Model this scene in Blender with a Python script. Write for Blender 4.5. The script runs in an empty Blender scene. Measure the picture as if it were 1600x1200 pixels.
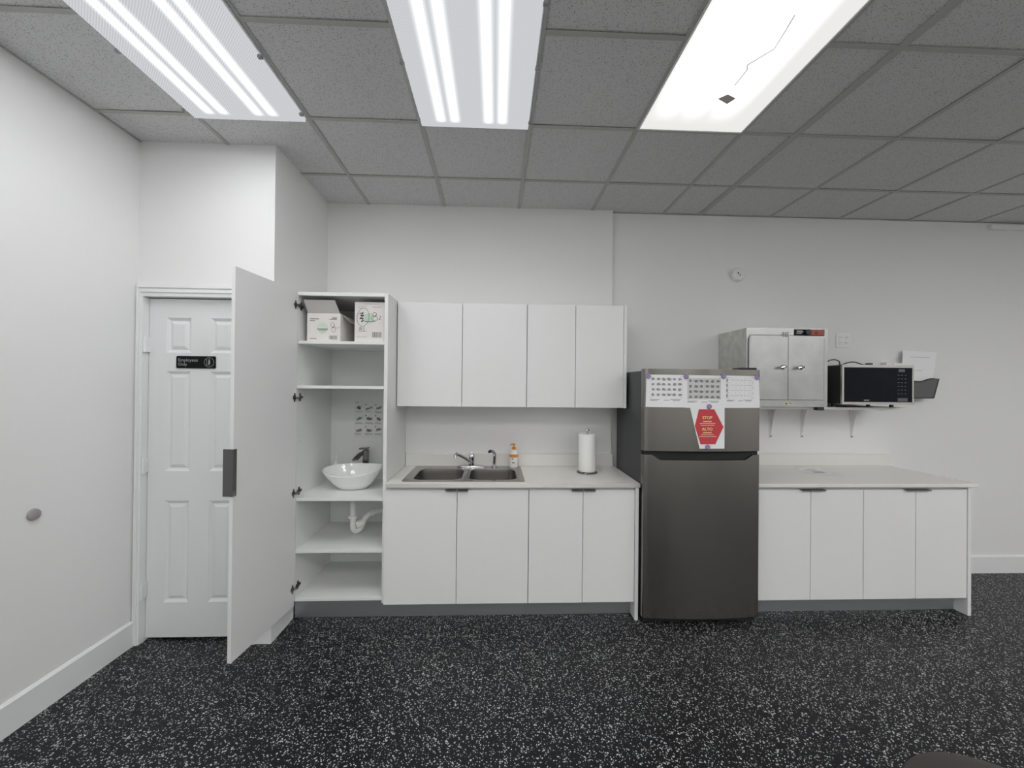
import bpy, bmesh, math, random
from mathutils import Vector, Matrix
random.seed(7)
PI = math.pi
sc = bpy.context.scene
COL = sc.collection

# ---------------------------------------------------------------- camera
F_PX, YAW, PITCH, ROLL = 637.5, .0396, .0044, .0095
HC = 1.585                      # eye height
CE = HC + 1.4595                # ceiling height
cam = bpy.data.cameras.new('camera'); cam.sensor_width = 36.0; cam.lens = F_PX / 1600 * 36.0
cam.clip_start = .05; cam.clip_end = 60
camo = bpy.data.objects.new('camera', cam); COL.objects.link(camo); sc.camera = camo
fwd = Vector((math.sin(YAW)*math.cos(PITCH), math.cos(YAW)*math.cos(PITCH), math.sin(PITCH)))
rgt = Vector((math.cos(YAW), -math.sin(YAW), 0)); dwn = fwd.cross(rgt)
r2 = rgt*math.cos(ROLL) - dwn*math.sin(ROLL); d2 = rgt*math.sin(ROLL) + dwn*math.cos(ROLL)
m = Matrix((r2, -d2, -fwd)).transposed().to_4x4(); m.translation = Vector((0, 0, HC))
camo.matrix_world = m

# ---------------------------------------------------------------- world, exposure
w = bpy.data.worlds.new('world'); sc.world = w; w.use_nodes = True
w.node_tree.nodes['Background'].inputs[0].default_value = (.8, .85, .9, 1)
w.node_tree.nodes['Background'].inputs[1].default_value = .2
sc.view_settings.view_transform = 'Standard'; sc.view_settings.look = 'None'
sc.view_settings.exposure = 1.30; sc.view_settings.gamma = 1.0
sc.view_settings.use_curve_mapping = False
sc.cycles.use_denoising = True
sc.cycles.max_bounces = 10; sc.cycles.diffuse_bounces = 6
sc.cycles.sample_clamp_indirect = 6.0
L_TUBE, L_ADDED, L_LENS, L_LED = 8.6, 12.8, .265, .55

# ---------------------------------------------------------------- materials
def mat(name, col, rough=.5, metal=0.0, spec=.5, bump=None, var=None, coat=0.0):
    """bump=(scale, strength, distance); var=(scale, amount)"""
    m = bpy.data.materials.new(name); m.use_nodes = True
    nt = m.node_tree; b = nt.nodes['Principled BSDF']
    b.inputs['Base Color'].default_value = (*col, 1); b.inputs['Roughness'].default_value = rough
    b.inputs['Metallic'].default_value = metal; b.inputs['Specular IOR Level'].default_value = spec
    b.inputs['Coat Weight'].default_value = coat
    if bump or var:
        tc = nt.nodes.new('ShaderNodeTexCoord')
    if bump:
        n = nt.nodes.new('ShaderNodeTexNoise'); n.inputs['Scale'].default_value = bump[0]; n.inputs['Detail'].default_value = 3
        nt.links.new(tc.outputs['Object'], n.inputs['Vector'])
        bp = nt.nodes.new('ShaderNodeBump'); bp.inputs['Strength'].default_value = bump[1]; bp.inputs['Distance'].default_value = bump[2]
        nt.links.new(n.outputs['Fac'], bp.inputs['Height']); nt.links.new(bp.outputs['Normal'], b.inputs['Normal'])
    if var:
        n = nt.nodes.new('ShaderNodeTexNoise'); n.inputs['Scale'].default_value = var[0]; n.inputs['Detail'].default_value = 4
        nt.links.new(tc.outputs['Object'], n.inputs['Vector'])
        r = nt.nodes.new('ShaderNodeValToRGB')
        a = var[1]
        r.color_ramp.elements[0].position = .3; r.color_ramp.elements[1].position = .7
        r.color_ramp.elements[0].color = (*[c*(1-a) for c in col], 1); r.color_ramp.elements[1].color = (*[min(1, c*(1+a)) for c in col], 1)
        nt.links.new(n.outputs['Fac'], r.inputs['Fac']); nt.links.new(r.outputs['Color'], b.inputs['Base Color'])
    return m

def emit(name, col, s):
    m = bpy.data.materials.new(name); m.use_nodes = True; nt = m.node_tree; nt.nodes.clear()
    o = nt.nodes.new('ShaderNodeOutputMaterial'); e = nt.nodes.new('ShaderNodeEmission')
    e.inputs[0].default_value = (*col, 1); e.inputs[1].default_value = s
    nt.links.new(e.outputs[0], o.inputs[0]); return m

def brushed(name, col, rough, axis='Z', scale=260, amt=.12, bs=.05):
    m = bpy.data.materials.new(name); m.use_nodes = True; nt = m.node_tree; b = nt.nodes['Principled BSDF']
    b.inputs['Metallic'].default_value = 1
    tc = nt.nodes.new('ShaderNodeTexCoord'); mp = nt.nodes.new('ShaderNodeMapping'); n = nt.nodes.new('ShaderNodeTexNoise')
    s = [scale, scale, scale]; s['XYZ'.index(axis)] = 2
    mp.inputs['Scale'].default_value = s; n.inputs['Scale'].default_value = 1; n.inputs['Detail'].default_value = 3
    nt.links.new(tc.outputs['Object'], mp.inputs[0]); nt.links.new(mp.outputs[0], n.inputs['Vector'])
    r = nt.nodes.new('ShaderNodeValToRGB')
    r.color_ramp.elements[0].color = (*[c*(1-amt) for c in col], 1); r.color_ramp.elements[1].color = (*[c*(1+amt) for c in col], 1)
    nt.links.new(n.outputs['Fac'], r.inputs['Fac']); nt.links.new(r.outputs['Color'], b.inputs['Base Color'])
    mr = nt.nodes.new('ShaderNodeMapRange'); mr.inputs[3].default_value = rough-.06; mr.inputs[4].default_value = rough+.06
    nt.links.new(n.outputs['Fac'], mr.inputs[0]); nt.links.new(mr.outputs[0], b.inputs['Roughness'])
    return m

def floor_mat():
    m = bpy.data.materials.new('speckled_rubber'); m.use_nodes = True; nt = m.node_tree; b = nt.nodes['Principled BSDF']
    N = nt.nodes.new; L = nt.links.new
    tc = N('ShaderNodeTexCoord')
    nz = N('ShaderNodeTexNoise'); nz.inputs['Scale'].default_value = 130; nz.inputs['Detail'].default_value = 2
    L(tc.outputs['Object'], nz.inputs['Vector'])
    va = N('ShaderNodeVectorMath'); va.operation = 'SCALE'; va.inputs[3].default_value = .008
    L(nz.outputs['Color'], va.inputs[0])
    ad = N('ShaderNodeVectorMath'); L(tc.outputs['Object'], ad.inputs[0]); L(va.outputs[0], ad.inputs[1])
    prev = None
    for sca, thr, rad in ((105, .80, .34), (170, .76, .36)):
        v = N('ShaderNodeTexVoronoi'); v.inputs['Scale'].default_value = sca; L(ad.outputs[0], v.inputs['Vector'])
        sp = N('ShaderNodeSeparateColor'); L(v.outputs['Color'], sp.inputs[0])
        g = N('ShaderNodeMath'); g.operation = 'GREATER_THAN'; g.inputs[1].default_value = thr; L(sp.outputs[0], g.inputs[0])
        rr = N('ShaderNodeMath'); rr.operation = 'MULTIPLY_ADD'; rr.inputs[1].default_value = .25; rr.inputs[2].default_value = rad-.12; L(sp.outputs[1], rr.inputs[0])
        d = N('ShaderNodeMath'); d.operation = 'LESS_THAN'; L(v.outputs['Distance'], d.inputs[0]); L(rr.outputs[0], d.inputs[1])
        mu = N('ShaderNodeMath'); mu.operation = 'MULTIPLY'; L(g.outputs[0], mu.inputs[0]); L(d.outputs[0], mu.inputs[1])
        br = N('ShaderNodeMath'); br.operation = 'MULTIPLY_ADD'; br.inputs[1].default_value = .6; br.inputs[2].default_value = .4; L(sp.outputs[2], br.inputs[0])
        mu2 = N('ShaderNodeMath'); mu2.operation = 'MULTIPLY'; L(mu.outputs[0], mu2.inputs[0]); L(br.outputs[0], mu2.inputs[1])
        if prev:
            mx = N('ShaderNodeMath'); mx.operation = 'MAXIMUM'; L(prev.outputs[0], mx.inputs[0]); L(mu2.outputs[0], mx.inputs[1]); prev = mx
        else: prev = mu2
    mix = N('ShaderNodeMix'); mix.data_type = 'RGBA'
    mix.inputs[6].default_value = (.0048, .0052, .0075, 1); mix.inputs[7].default_value = (.78, .8, .8, 1)
    L(prev.outputs[0], mix.inputs[0]); L(mix.outputs[2], b.inputs['Base Color'])
    b.inputs['Roughness'].default_value = .45; b.inputs['Specular IOR Level'].default_value = .30
    return m

def tile_mat():
    m = bpy.data.materials.new('acoustic_tile'); m.use_nodes = True; nt = m.node_tree; b = nt.nodes['Principled BSDF']
    N = nt.nodes.new; L = nt.links.new
    tc = N('ShaderNodeTexCoord')
    v = N('ShaderNodeTexVoronoi'); v.inputs['Scale'].default_value = 150; L(tc.outputs['Object'], v.inputs['Vector'])
    sp = N('ShaderNodeSeparateColor'); L(v.outputs['Color'], sp.inputs[0])
    g = N('ShaderNodeMath'); g.operation = 'GREATER_THAN'; g.inputs[1].default_value = .45; L(sp.outputs[0], g.inputs[0])
    d = N('ShaderNodeMath'); d.operation = 'LESS_THAN'; d.inputs[1].default_value = .3; L(v.outputs['Distance'], d.inputs[0])
    mu = N('ShaderNodeMath'); mu.operation = 'MULTIPLY'; L(g.outputs[0], mu.inputs[0]); L(d.outputs[0], mu.inputs[1])
    mix = N('ShaderNodeMix'); mix.data_type = 'RGBA'
    mix.inputs[6].default_value = (.69, .69, .69, 1); mix.inputs[7].default_value = (.30, .30, .30, 1)
    L(mu.outputs[0], mix.inputs[0]); L(mix.outputs[2], b.inputs['Base Color'])
    b.inputs['Roughness'].default_value = .95; b.inputs['Specular IOR Level'].default_value = .1
    bp = N('ShaderNodeBump'); bp.inputs['Strength'].default_value = .4; bp.inputs['Distance'].default_value = .002; bp.invert = True
    L(mu.outputs[0], bp.inputs['Height']); L(bp.outputs['Normal'], b.inputs['Normal'])
    return m

T = .6096
def lens_mat(name, col, base, halo, stripes, hw, fade=0.0):
    """prismatic lens of a lit lamp: an even glow, brighter next to the tubes behind it"""
    m = bpy.data.materials.new(name); m.use_nodes = True; nt = m.node_tree; nt.nodes.clear()
    N = nt.nodes.new; L = nt.links.new
    o = N('ShaderNodeOutputMaterial'); e = N('ShaderNodeEmission'); e.inputs[0].default_value = (*col, 1)
    tc = N('ShaderNodeTexCoord'); sx = N('ShaderNodeSeparateXYZ'); L(tc.outputs['Object'], sx.inputs[0])
    prev = None
    for s in stripes:
        a = N('ShaderNodeMath'); a.operation = 'SUBTRACT'; a.inputs[1].default_value = s; L(sx.outputs[0], a.inputs[0])
        b = N('ShaderNodeMath'); b.operation = 'ABSOLUTE'; L(a.outputs[0], b.inputs[0])
        r = N('ShaderNodeMapRange'); r.interpolation_type = 'SMOOTHSTEP'
        r.inputs[1].default_value = 0; r.inputs[2].default_value = hw; r.inputs[3].default_value = 1; r.inputs[4].default_value = 0
        L(b.outputs[0], r.inputs[0])
        if prev:
            mx = N('ShaderNodeMath'); mx.operation = 'MAXIMUM'; L(prev.outputs[0], mx.inputs[0]); L(r.outputs[0], mx.inputs[1]); prev = mx
        else: prev = r
    ay = N('ShaderNodeMath'); ay.operation = 'ABSOLUTE'; L(sx.outputs[1], ay.inputs[0])
    ry = N('ShaderNodeMapRange'); ry.interpolation_type = 'SMOOTHSTEP'
    ry.inputs[1].default_value = T-.075-fade; ry.inputs[2].default_value = T-.045; ry.inputs[3].default_value = 1; ry.inputs[4].default_value = 0
    L(ay.outputs[0], ry.inputs[0])
    py = N('ShaderNodeMath'); py.operation = 'MULTIPLY'; L(prev.outputs[0], py.inputs[0]); L(ry.outputs[0], py.inputs[1]); prev = py
    # the rib pattern of the prismatic sheet
    wv = N('ShaderNodeTexWave'); wv.inputs['Scale'].default_value = 55; wv.bands_direction = 'DIAGONAL'
    L(tc.outputs['Object'], wv.inputs['Vector'])
    rb = N('ShaderNodeMapRange'); rb.inputs[3].default_value = .86; rb.inputs[4].default_value = 1.06; L(wv.outputs['Fac'], rb.inputs[0])
    ma = N('ShaderNodeMath'); ma.operation = 'MULTIPLY_ADD'; ma.inputs[1].default_value = halo; ma.inputs[2].default_value = base
    L(prev.outputs[0], ma.inputs[0])
    mm = N('ShaderNodeMath'); mm.operation = 'MULTIPLY'; L(ma.outputs[0], mm.inputs[0]); L(rb.outputs[0], mm.inputs[1])
    L(mm.outputs[0], e.inputs[1]); L(e.outputs[0], o.inputs[0]); return m

M = {}
M['wall'] = mat('wall_paint', (.81, .81, .805), .75, spec=.25, bump=(180, .12, .002))
M['trim'] = mat('trim_paint', (.82, .83, .83), .38)
M['door'] = mat('door_paint', (.78, .80, .80), .42)
M['floor'] = floor_mat()
M['tile'] = tile_mat()
M['grid'] = mat('ceiling_tee_paint', (.47, .47, .445), .5)
M['lam'] = mat('white_laminate', (.80, .80, .80), .42, bump=(320, .05, .001))
M['lamin'] = mat('white_melamine_interior', (.78, .79, .775), .45)
M['counter'] = mat('quartz_counter', (.78, .77, .735), .22, var=(420, .06))
M['dark'] = mat('shadow_gap_black', (.012, .012, .012), .7)
M['blackpl'] = mat('black_plastic', (.02, .02, .022), .4)
M['toe'] = brushed('toe_kick_aluminium', (.52, .54, .55), .45, 'X', 200, .06)
M['steel'] = brushed('sink_stainless', (.36, .35, .335), .24, 'X', 300, .08)
M['warm'] = mat('warmer_aluminium', (.44, .445, .445), .36, 1.0, var=(7, .10))
M['warms'] = mat('warmer_side_sheet', (.66, .66, .62), .55, .7, var=(16, .12))
M['chrome'] = mat('chrome', (.62, .62, .63), .08, 1.0)
M['dchrome'] = mat('dark_chrome', (.17, .165, .165), .06, 1.0)
M['hinge'] = mat('nickel_hinge', (.16, .15, .14), .35, 1.0)
M['pull'] = mat('pull_steel', (.30, .30, .30), .3, 1.0)
M['blksteel'] = brushed('black_stainless', (.24, .23, .212), .22, 'X', 420, .05)
_n = M['blksteel'].node_tree.nodes['Principled BSDF']; _n.inputs['Anisotropic'].default_value = .9; _n.inputs['Anisotropic Rotation'].default_value = .25
M['fside'] = mat('fridge_side_grey', (.052, .055, .057), .5, bump=(500, .1, .001))
M['paper'] = mat('paper_white', (.88, .88, .89), .8, spec=.2)
M['print'] = mat('print_grey', (.26, .26, .26), .85, spec=.1)
M['printl'] = mat('print_light_grey', (.55, .55, .55), .85, spec=.1)
M['ink'] = mat('ink_black', (.03, .03, .035), .8, spec=.1)
M['red'] = mat('stop_red', (.60, .075, .085), .75, spec=.2)
M['yellow'] = mat('stop_yellow', (.88, .66, .30), .75, spec=.2)
M['pink'] = mat('stop_pink', (.85, .60, .56), .75, spec=.2)
M['purple'] = mat('magnet_purple', (.33, .24, .46), .45, bump=(160, .6, .004))
M['white'] = mat('white_plastic', (.80, .80, .79), .35)
M['pvc'] = mat('pvc_white', (.80, .80, .77), .35)
M['porc'] = mat('porcelain', (.86, .87, .86), .08, coat=.5)
M['carton'] = mat('carton_white', (.74, .71, .685), .8, spec=.2, var=(9, .03))
M['green'] = mat('print_green', (.52, .66, .54), .8, spec=.1)
M['cartonin'] = mat('carton_inside', (.5, .49, .47), .85, spec=.1)
M['orange'] = mat('pump_orange', (.72, .27, .03), .3)
M['towel'] = mat('paper_towel', (.85, .85, .82), .9, spec=.1, bump=(240, .35, .002))
M['glassblk'] = mat('microwave_glass', (.003, .004, .008), .2, spec=.12)
M['mside'] = mat('microwave_side', (.028, .028, .027), .45)
M['mframe'] = mat('microwave_frame', (.52, .51, .48), .35, .8)
M['dispg'] = mat('display_grey', (.10, .10, .11), .3)
M['wred'] = mat('warmer_label_red', (.42, .07, .04), .4)
M['pocket'] = mat('pocket_grey_mesh', (.115, .115, .12), .5)
M['knob'] = mat('bumper_grey', (.34, .31, .32), .5)
M['sign'] = mat('sign_black', (.006, .006, .007), .45, spec=.15)
M['signtx'] = mat('sign_letters', (.34, .34, .35), .6)
M['brown'] = mat('brown_leather', (.045, .036, .033), .5, bump=(90, .2, .002))
M['yellowlab'] = mat('caution_yellow', (.72, .70, .45), .6)

# ---------------------------------------------------------------- mesh helpers
class MB:
    def __init__(s): s.v = []; s.f = []; s.mi = []; s.cur = 0
    def add(s, vs, fs):
        o = len(s.v); s.v += [tuple(p) for p in vs]; s.f += [tuple(i+o for i in f) for f in fs]; s.mi += [s.cur]*len(fs); return s
    def box(s, x0, x1, y0, y1, z0, z1):
        return s.add([(x0,y0,z0),(x1,y0,z0),(x1,y1,z0),(x0,y1,z0),(x0,y0,z1),(x1,y0,z1),(x1,y1,z1),(x0,y1,z1)],
              [(0,3,2,1),(4,5,6,7),(0,1,5,4),(1,2,6,5),(2,3,7,6),(3,0,4,7)])
    def rbox(s, x0, x1, y0, y1, z0, z1, r=.003, seg=2):
        bm = bmesh.new(); bmesh.ops.create_cube(bm, size=1)
        for v in bm.verts: v.co = Vector(((x0+x1)/2+v.co.x*(x1-x0), (y0+y1)/2+v.co.y*(y1-y0), (z0+z1)/2+v.co.z*(z1-z0)))
        bmesh.ops.bevel(bm, geom=bm.edges[:], offset=r, segments=seg, profile=.5, affect='EDGES')
        bm.verts.index_update()
        s.add([v.co[:] for v in bm.verts], [[v.index for v in f.verts] for f in bm.faces]); bm.free(); return s
    def quad(s, a, b, c, d): return s.add([a, b, c, d], [(0, 1, 2, 3)])
    def cyl(s, p0, p1, r0, r1=None, n=16, caps=True):
        r1 = r0 if r1 is None else r1
        p0 = Vector(p0); p1 = Vector(p1); d = (p1-p0).normalized()
        a = d.orthogonal().normalized(); b = d.cross(a)
        vs = []
        for p, r in ((p0, r0), (p1, r1)):
            for i in range(n): t = 2*PI*i/n; vs.append(p + (a*math.cos(t)+b*math.sin(t))*r)
        fs = [(i, (i+1)%n, n+(i+1)%n, n+i) for i in range(n)]
        if caps: fs += [tuple(range(n-1, -1, -1)), tuple(range(n, 2*n))]
        return s.add(vs, fs)
    def tube(s, pts, r, n=12, caps=True):
        pts = [Vector(p) for p in pts]; k = len(pts)
        rs = r if isinstance(r, (list, tuple)) else [r]*k
        prev = None; vs = []
        for i, p in enumerate(pts):
            t = (pts[min(i+1, k-1)]-pts[max(i-1, 0)]).normalized()
            if prev is None: a = t.orthogonal().normalized()
            else:
                a = prev - t*prev.dot(t); a.normalize()
            prev = a; b = t.cross(a)
            for j in range(n): q = 2*PI*j/n; vs.append(p+(a*math.cos(q)+b*math.sin(q))*rs[i])
        fs = []
        for i in range(k-1):
            for j in range(n): fs.append((i*n+j, i*n+(j+1)%n, (i+1)*n+(j+1)%n, (i+1)*n+j))
        if caps: fs += [tuple(range(n-1, -1, -1)), tuple(range((k-1)*n, k*n))]
        return s.add(vs, fs)
    def lathe(s, prof, c=(0, 0, 0), axis='Z', n=24, capb=True, capt=True):
        vs = []
        for r, h in prof:
            for i in range(n):
                t = 2*PI*i/n; a, b = r*math.cos(t), r*math.sin(t)
                vs.append({'Z': (c[0]+a, c[1]+b, c[2]+h), 'Y': (c[0]+a, c[1]+h, c[2]-b), 'X': (c[0]+h, c[1]+a, c[2]+b)}[axis])
        k = len(prof); fs = []
        for i in range(k-1):
            for j in range(n): fs.append((i*n+j, i*n+(j+1)%n, (i+1)*n+(j+1)%n, (i+1)*n+j))
        if capb: fs.append(tuple(range(n-1, -1, -1)))
        if capt: fs.append(tuple(range((k-1)*n, k*n)))
        return s.add(vs, fs)
    def prism(s, poly, y0, y1):
        """poly in (x,z), extruded along y"""
        n = len(poly); vs = [(x, y0, z) for x, z in poly]+[(x, y1, z) for x, z in poly]
        fs = [tuple(range(n)), tuple(range(2*n-1, n-1, -1))]+[(i, i+n, (i+1)%n+n, (i+1)%n) for i in range(n)]
        return s.add(vs, fs)
    def loft(s, rings, capb=False, capt=False):
        n = len(rings[0]); vs = [p for r in rings for p in r]; fs = []
        for i in range(len(rings)-1):
            for j in range(n): fs.append((i*n+j, i*n+(j+1)%n, (i+1)*n+(j+1)%n, (i+1)*n+j))
        if capb: fs.append(tuple(range(n-1, -1, -1)))
        if capt: fs.append(tuple(range((len(rings)-1)*n, len(rings)*n)))
        return s.add(vs, fs)
    def mesh(s, name, mats, smooth=True, fix=True):
        me = bpy.data.meshes.new(name); me.from_pydata(s.v, [], s.f)
        for x in (mats if isinstance(mats, (list, tuple)) else [mats]): me.materials.append(x)
        me.polygons.foreach_set('material_index', s.mi)
        if fix:
            bm = bmesh.new(); bm.from_mesh(me); bmesh.ops.recalc_face_normals(bm, faces=bm.faces[:]); bm.to_mesh(me); bm.free()
        if smooth:
            me.polygons.foreach_set('use_smooth', [True]*len(me.polygons)); me.set_sharp_from_angle(angle=math.radians(35))
        me.update(); return me
    def obj(s, name, mats, parent=None, **k):
        return link(name, s.mesh(name, mats, **k), parent)

def link(name, data, parent=None):
    o = bpy.data.objects.new(name, data); COL.objects.link(o)
    if parent: o.parent = parent
    return o
def tag(o, label, cat, group=None):
    o['label'] = label; o['category'] = cat
    if group: o['group'] = group
    return o
def thing(name, label, cat, loc=(0, 0, 0), group=None):
    o = link(name, None); o.location = loc; o.empty_display_size = .05
    return tag(o, label, cat, group)
def struct(o, label=None):
    o['kind'] = 'structure'
    if label: o['label'] = label
    return o
def place(o, root):
    """keep world-space mesh coordinates under a moved root"""
    o.parent = root; o.matrix_parent_inverse = Matrix.Translation(-Vector(root.location)); return o
def part(mb, name, mats, root, **k):
    o = mb.obj(name, mats, None, **k); return place(o, root)
def sub(mb, name, mats, par, **k):
    o = mb.obj(name, mats, None, **k); o.parent = par; return o

def text_mesh(body, size, mtl, ext=.0004, align='CENTER', bold=0.0):
    cu = bpy.data.curves.new('lettering', 'FONT'); cu.body = body; cu.size = size; cu.extrude = ext; cu.align_x = align; cu.offset = bold
    cu.resolution_u = 3
    o = bpy.data.objects.new('lettering', cu); COL.objects.link(o)
    bpy.context.view_layer.update()
    me = bpy.data.meshes.new_from_object(o.evaluated_get(bpy.context.evaluated_depsgraph_get()))
    bpy.data.objects.remove(o); me.materials.clear(); me.materials.append(mtl)
    return me
def wall_text(body, size, mtl, x, y, z, parent, name='lettering', rot=0.0, align='CENTER', bold=0.0):
    """lettering standing upright, facing -Y"""
    me = text_mesh(body, size, mtl, align=align, bold=bold)
    me.transform(Matrix.Translation((x, y, z)) @ Matrix.Rotation(PI/2, 4, 'X') @ Matrix.Rotation(rot, 4, 'Z'))
    o = link(name, me); o.parent = parent
    if parent.type == 'EMPTY': o.matrix_parent_inverse = Matrix.Translation(-Vector(parent.location))
    return o
def rrect(x0, x1, y0, y1, r, n=5):
    pts = []
    for cx, cy, a in ((x1-r, y0+r, -PI/2), (x1-r, y1-r, 0), (x0+r, y1-r, PI/2), (x0+r, y0+r, PI)):
        for i in range(n+1): t = a+PI/2*i/n; pts.append((cx+r*math.cos(t), cy+r*math.sin(t)))
    return pts
def flat_with_holes(outer, holes, z, ext):
    cu = bpy.data.curves.new('flat', 'CURVE'); cu.dimensions = '2D'; cu.fill_mode = 'BOTH'; cu.extrude = ext
    for lp in [outer]+holes:
        sp = cu.splines.new('POLY'); sp.points.add(len(lp)-1); sp.use_cyclic_u = True
        for p, q in zip(sp.points, lp): p.co = (q[0], q[1], 0, 1)
    o = bpy.data.objects.new('flat', cu); COL.objects.link(o); bpy.context.view_layer.update()
    me = bpy.data.meshes.new_from_object(o.evaluated_get(bpy.context.evaluated_depsgraph_get()))
    bpy.data.objects.remove(o); me.transform(Matrix.Translation((0, 0, z))); return me
def stroke(pts, wdt, y):
    """a pen line as a flat ribbon in the x-z plane at depth y"""
    mb = MB()
    for (x0, z0), (x1, z1) in zip(pts, pts[1:]):
        d = Vector((x1-x0, z1-z0));
        if d.length < 1e-6: continue
        n = Vector((-d.y, d.x)).normalized()*wdt/2; d = d.normalized()*wdt*.3
        mb.quad((x0-d.x+n.x, y, z0-d.y+n.y), (x0-d.x-n.x, y, z0-d.y-n.y), (x1+d.x-n.x, y, z1+d.y-n.y), (x1+d.x+n.x, y, z1+d.y+n.y))
    return mb

# ---------------------------------------------------------------- the room
XL, XR, YF = -2.175, 6.2, -4.2
YB, YBR = 3.345, 3.388           # furred wall behind the left cabinets, wall to the right of it
YD, XRET, XSTEP = 2.56, -1.367, .958
FLOOR = struct(MB().box(XL-.1, XR+.1, YF-.1, YBR+.15, -.08, 0).obj('floor', M['floor']))
struct(MB().box(XL-.1, XL, YF, YBR+.1, 0, CE+.15).obj('wall_left', M['wall']))
struct(MB().box(XRET-.06, XSTEP, YB, YBR+.1, 0, CE+.15).obj('wall_back', M['wall']))
struct(MB().box(XSTEP, XR, YBR, YBR+.1, 0, CE+.15).obj('wall_back_right', M['wall']))
struct(MB().box(XR, XR+.1, YF, YBR+.1, 0, CE+.15).obj('wall_right', M['wall']))
struct(MB().box(XL-.1, XR+.1, YF-.1, YF, 0, CE+.15).obj('wall_front', M['wall']))
wd = MB().box(XL, -2.142, YD, YD+.1, 0, 2.112).box(-1.511, XRET, YD, YD+.1, 0, 2.112).box(XL, XRET, YD, YD+.1, 2.112, CE+.15)
struct(wd.obj('wall_door', M['wall']))
struct(MB().box(XRET-.06, XRET, YD+.1, YB, 0, CE+.15).obj('wall_return', M['wall']))
struct(MB().box(XL, XRET-.06, YD+.75, YD+.79, 0, CE).obj('wall_closet', M['wall']))

# baseboards (a flat board with a bevelled top edge)
def bboard(name, prof_axis, a0, a1, face, sign, h=.155, t=.014):
    mb = MB()
    # profile (distance from wall, z)
    pr = [(0, 0), (t, 0), (t, h-.012), (t*.35, h), (0, h)]
    if prof_axis == 'Y':
        vs = [(face+sign*d, a, z) for a in (a0, a1) for d, z in pr]
    else:
        vs = [(a, face+sign*d, z) for a in (a0, a1) for d, z in pr]
    n = len(pr)
    mb.add(vs, [tuple(range(n)), tuple(range(2*n-1, n-1, -1))]+[(i, (i+1)%n, n+(i+1)%n, n+i) for i in range(n)])
    return struct(mb.obj(name, M['trim'], smooth=False))
bboard('baseboard_left', 'Y', YF, YD-.016, XL, 1, .152)
bboard('baseboard_right', 'X', 3.36, XR, YBR, -1, .152)
bboard('baseboard_door', 'X', -1.452, XRET+.014, YD, -1, .13)
bboard('baseboard_return', 'Y', YD+.0005, 2.82, XRET, 1, .13)

# casing round the door: three stepped mouldings
def casing():
    mb = MB()
    def run(u0, u1):      # from outer edge to inner edge, stepped profile
        return [(u0, .020), (u0+(u1-u0)*.22, .020), (u0+(u1-u0)*.30, .012), (u0+(u1-u0)*.62, .016), (u0+(u1-u0)*.72, .009), (u1, .009)]
    zt = 2.172
    for s, (o, i) in ((0, (-2.168, -2.137)), (1, (-1.452, -1.512))):
        pr = run(o, i); n = len(pr)
        zin = 2.108; zs = [zt+(zin-zt)*abs(p[0]-o)/abs(i-o) for p in pr]
        vs = [(p[0], YD-p[1], 0) for p in pr]+[(p[0], YD-p[1], z) for p, z in zip(pr, zs)]
        mb.add(vs, [(k, k+1, n+k+1, n+k) for k in range(n-1)])
        mb.quad((o, YD, 0), (o, YD-.02, 0), (o, YD-.02, zt), (o, YD, zt))
        mb.quad((i, YD-.009, 0), (i, YD+.06, 0), (i, YD+.06, zin), (i, YD-.009, zin))
    pr = run(zt, 2.108); n = len(pr)
    xa = [-2.168+(.031)*abs(p[0]-zt)/.064 for p in pr]; xb = [-1.452-.06*abs(p[0]-zt)/.064 for p in pr]
    vs = [(x, YD-p[1], p[0]) for p, x in zip(pr, xa)]+[(x, YD-p[1], p[0]) for p, x in zip(pr, xb)]
    mb.add(vs, [(k, k+1, n+k+1, n+k) for k in range(n-1)])
    mb.quad((-2.168, YD, zt), (-2.168, YD-.02, zt), (-1.452, YD-.02, zt), (-1.452, YD, zt))
    mb.quad((-2.137, YD-.009, 2.108), (-2.137, YD+.06, 2.108), (-1.512, YD+.06, 2.108), (-1.512, YD-.009, 2.108))
    return mb
struct(casing().obj('trim_1', M['trim'], smooth=False))

# six-panel door
DX0, DX1, DZ0, DZ1, DY = -2.134, -1.515, .018, 2.101, 2.598
PX = [(-2.032, -1.885), (-1.768, -1.621)]; PZ = [(.232, .857), (1.04, 1.656), (1.77, 1.986)]
def door_slab():
    mb = MB(); xs = sorted({DX0, DX1, *[v for p in PX for v in p]}); zs = sorted({DZ0, DZ1, *[v for p in PZ for v in p]})
    for a, b in zip(xs, xs[1:]):
        for c, d in zip(zs, zs[1:]):
            if (a, b) in PX and (c, d) in PZ: continue
            mb.quad((a, DY, c), (b, DY, c), (b, DY, d), (a, DY, d))
    mb.quad((DX0, DY+.04, DZ0), (DX1, DY+.04, DZ0), (DX1, DY+.04, DZ1), (DX0, DY+.04, DZ1))
    for a, b in (((DX0, DZ0), (DX1, DZ0)), ((DX1, DZ0), (DX1, DZ1)), ((DX1, DZ1), (DX0, DZ1)), ((DX0, DZ1), (DX0, DZ0))):
        mb.quad((a[0], DY, a[1]), (b[0], DY, b[1]), (b[0], DY+.04, b[1]), (a[0], DY+.04, a[1]))
    return mb
door = struct(door_slab().obj('door_1', M['door'], smooth=False, fix=False))
for x0, x1 in PX:
    for z0, z1 in PZ:
        mb = MB(); rings = []
        for ins, dep in ((0, 0), (.017, .013), (.020, .013), (.040, .003)):
            rings.append([(x0+ins, DY+dep, z0+ins), (x1-ins, DY+dep, z0+ins), (x1-ins, DY+dep, z1-ins), (x0+ins, DY+dep, z1-ins)])
        mb.loft(rings, capt=True); sub(mb, 'door_panel', M['door'], door, smooth=False)
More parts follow.
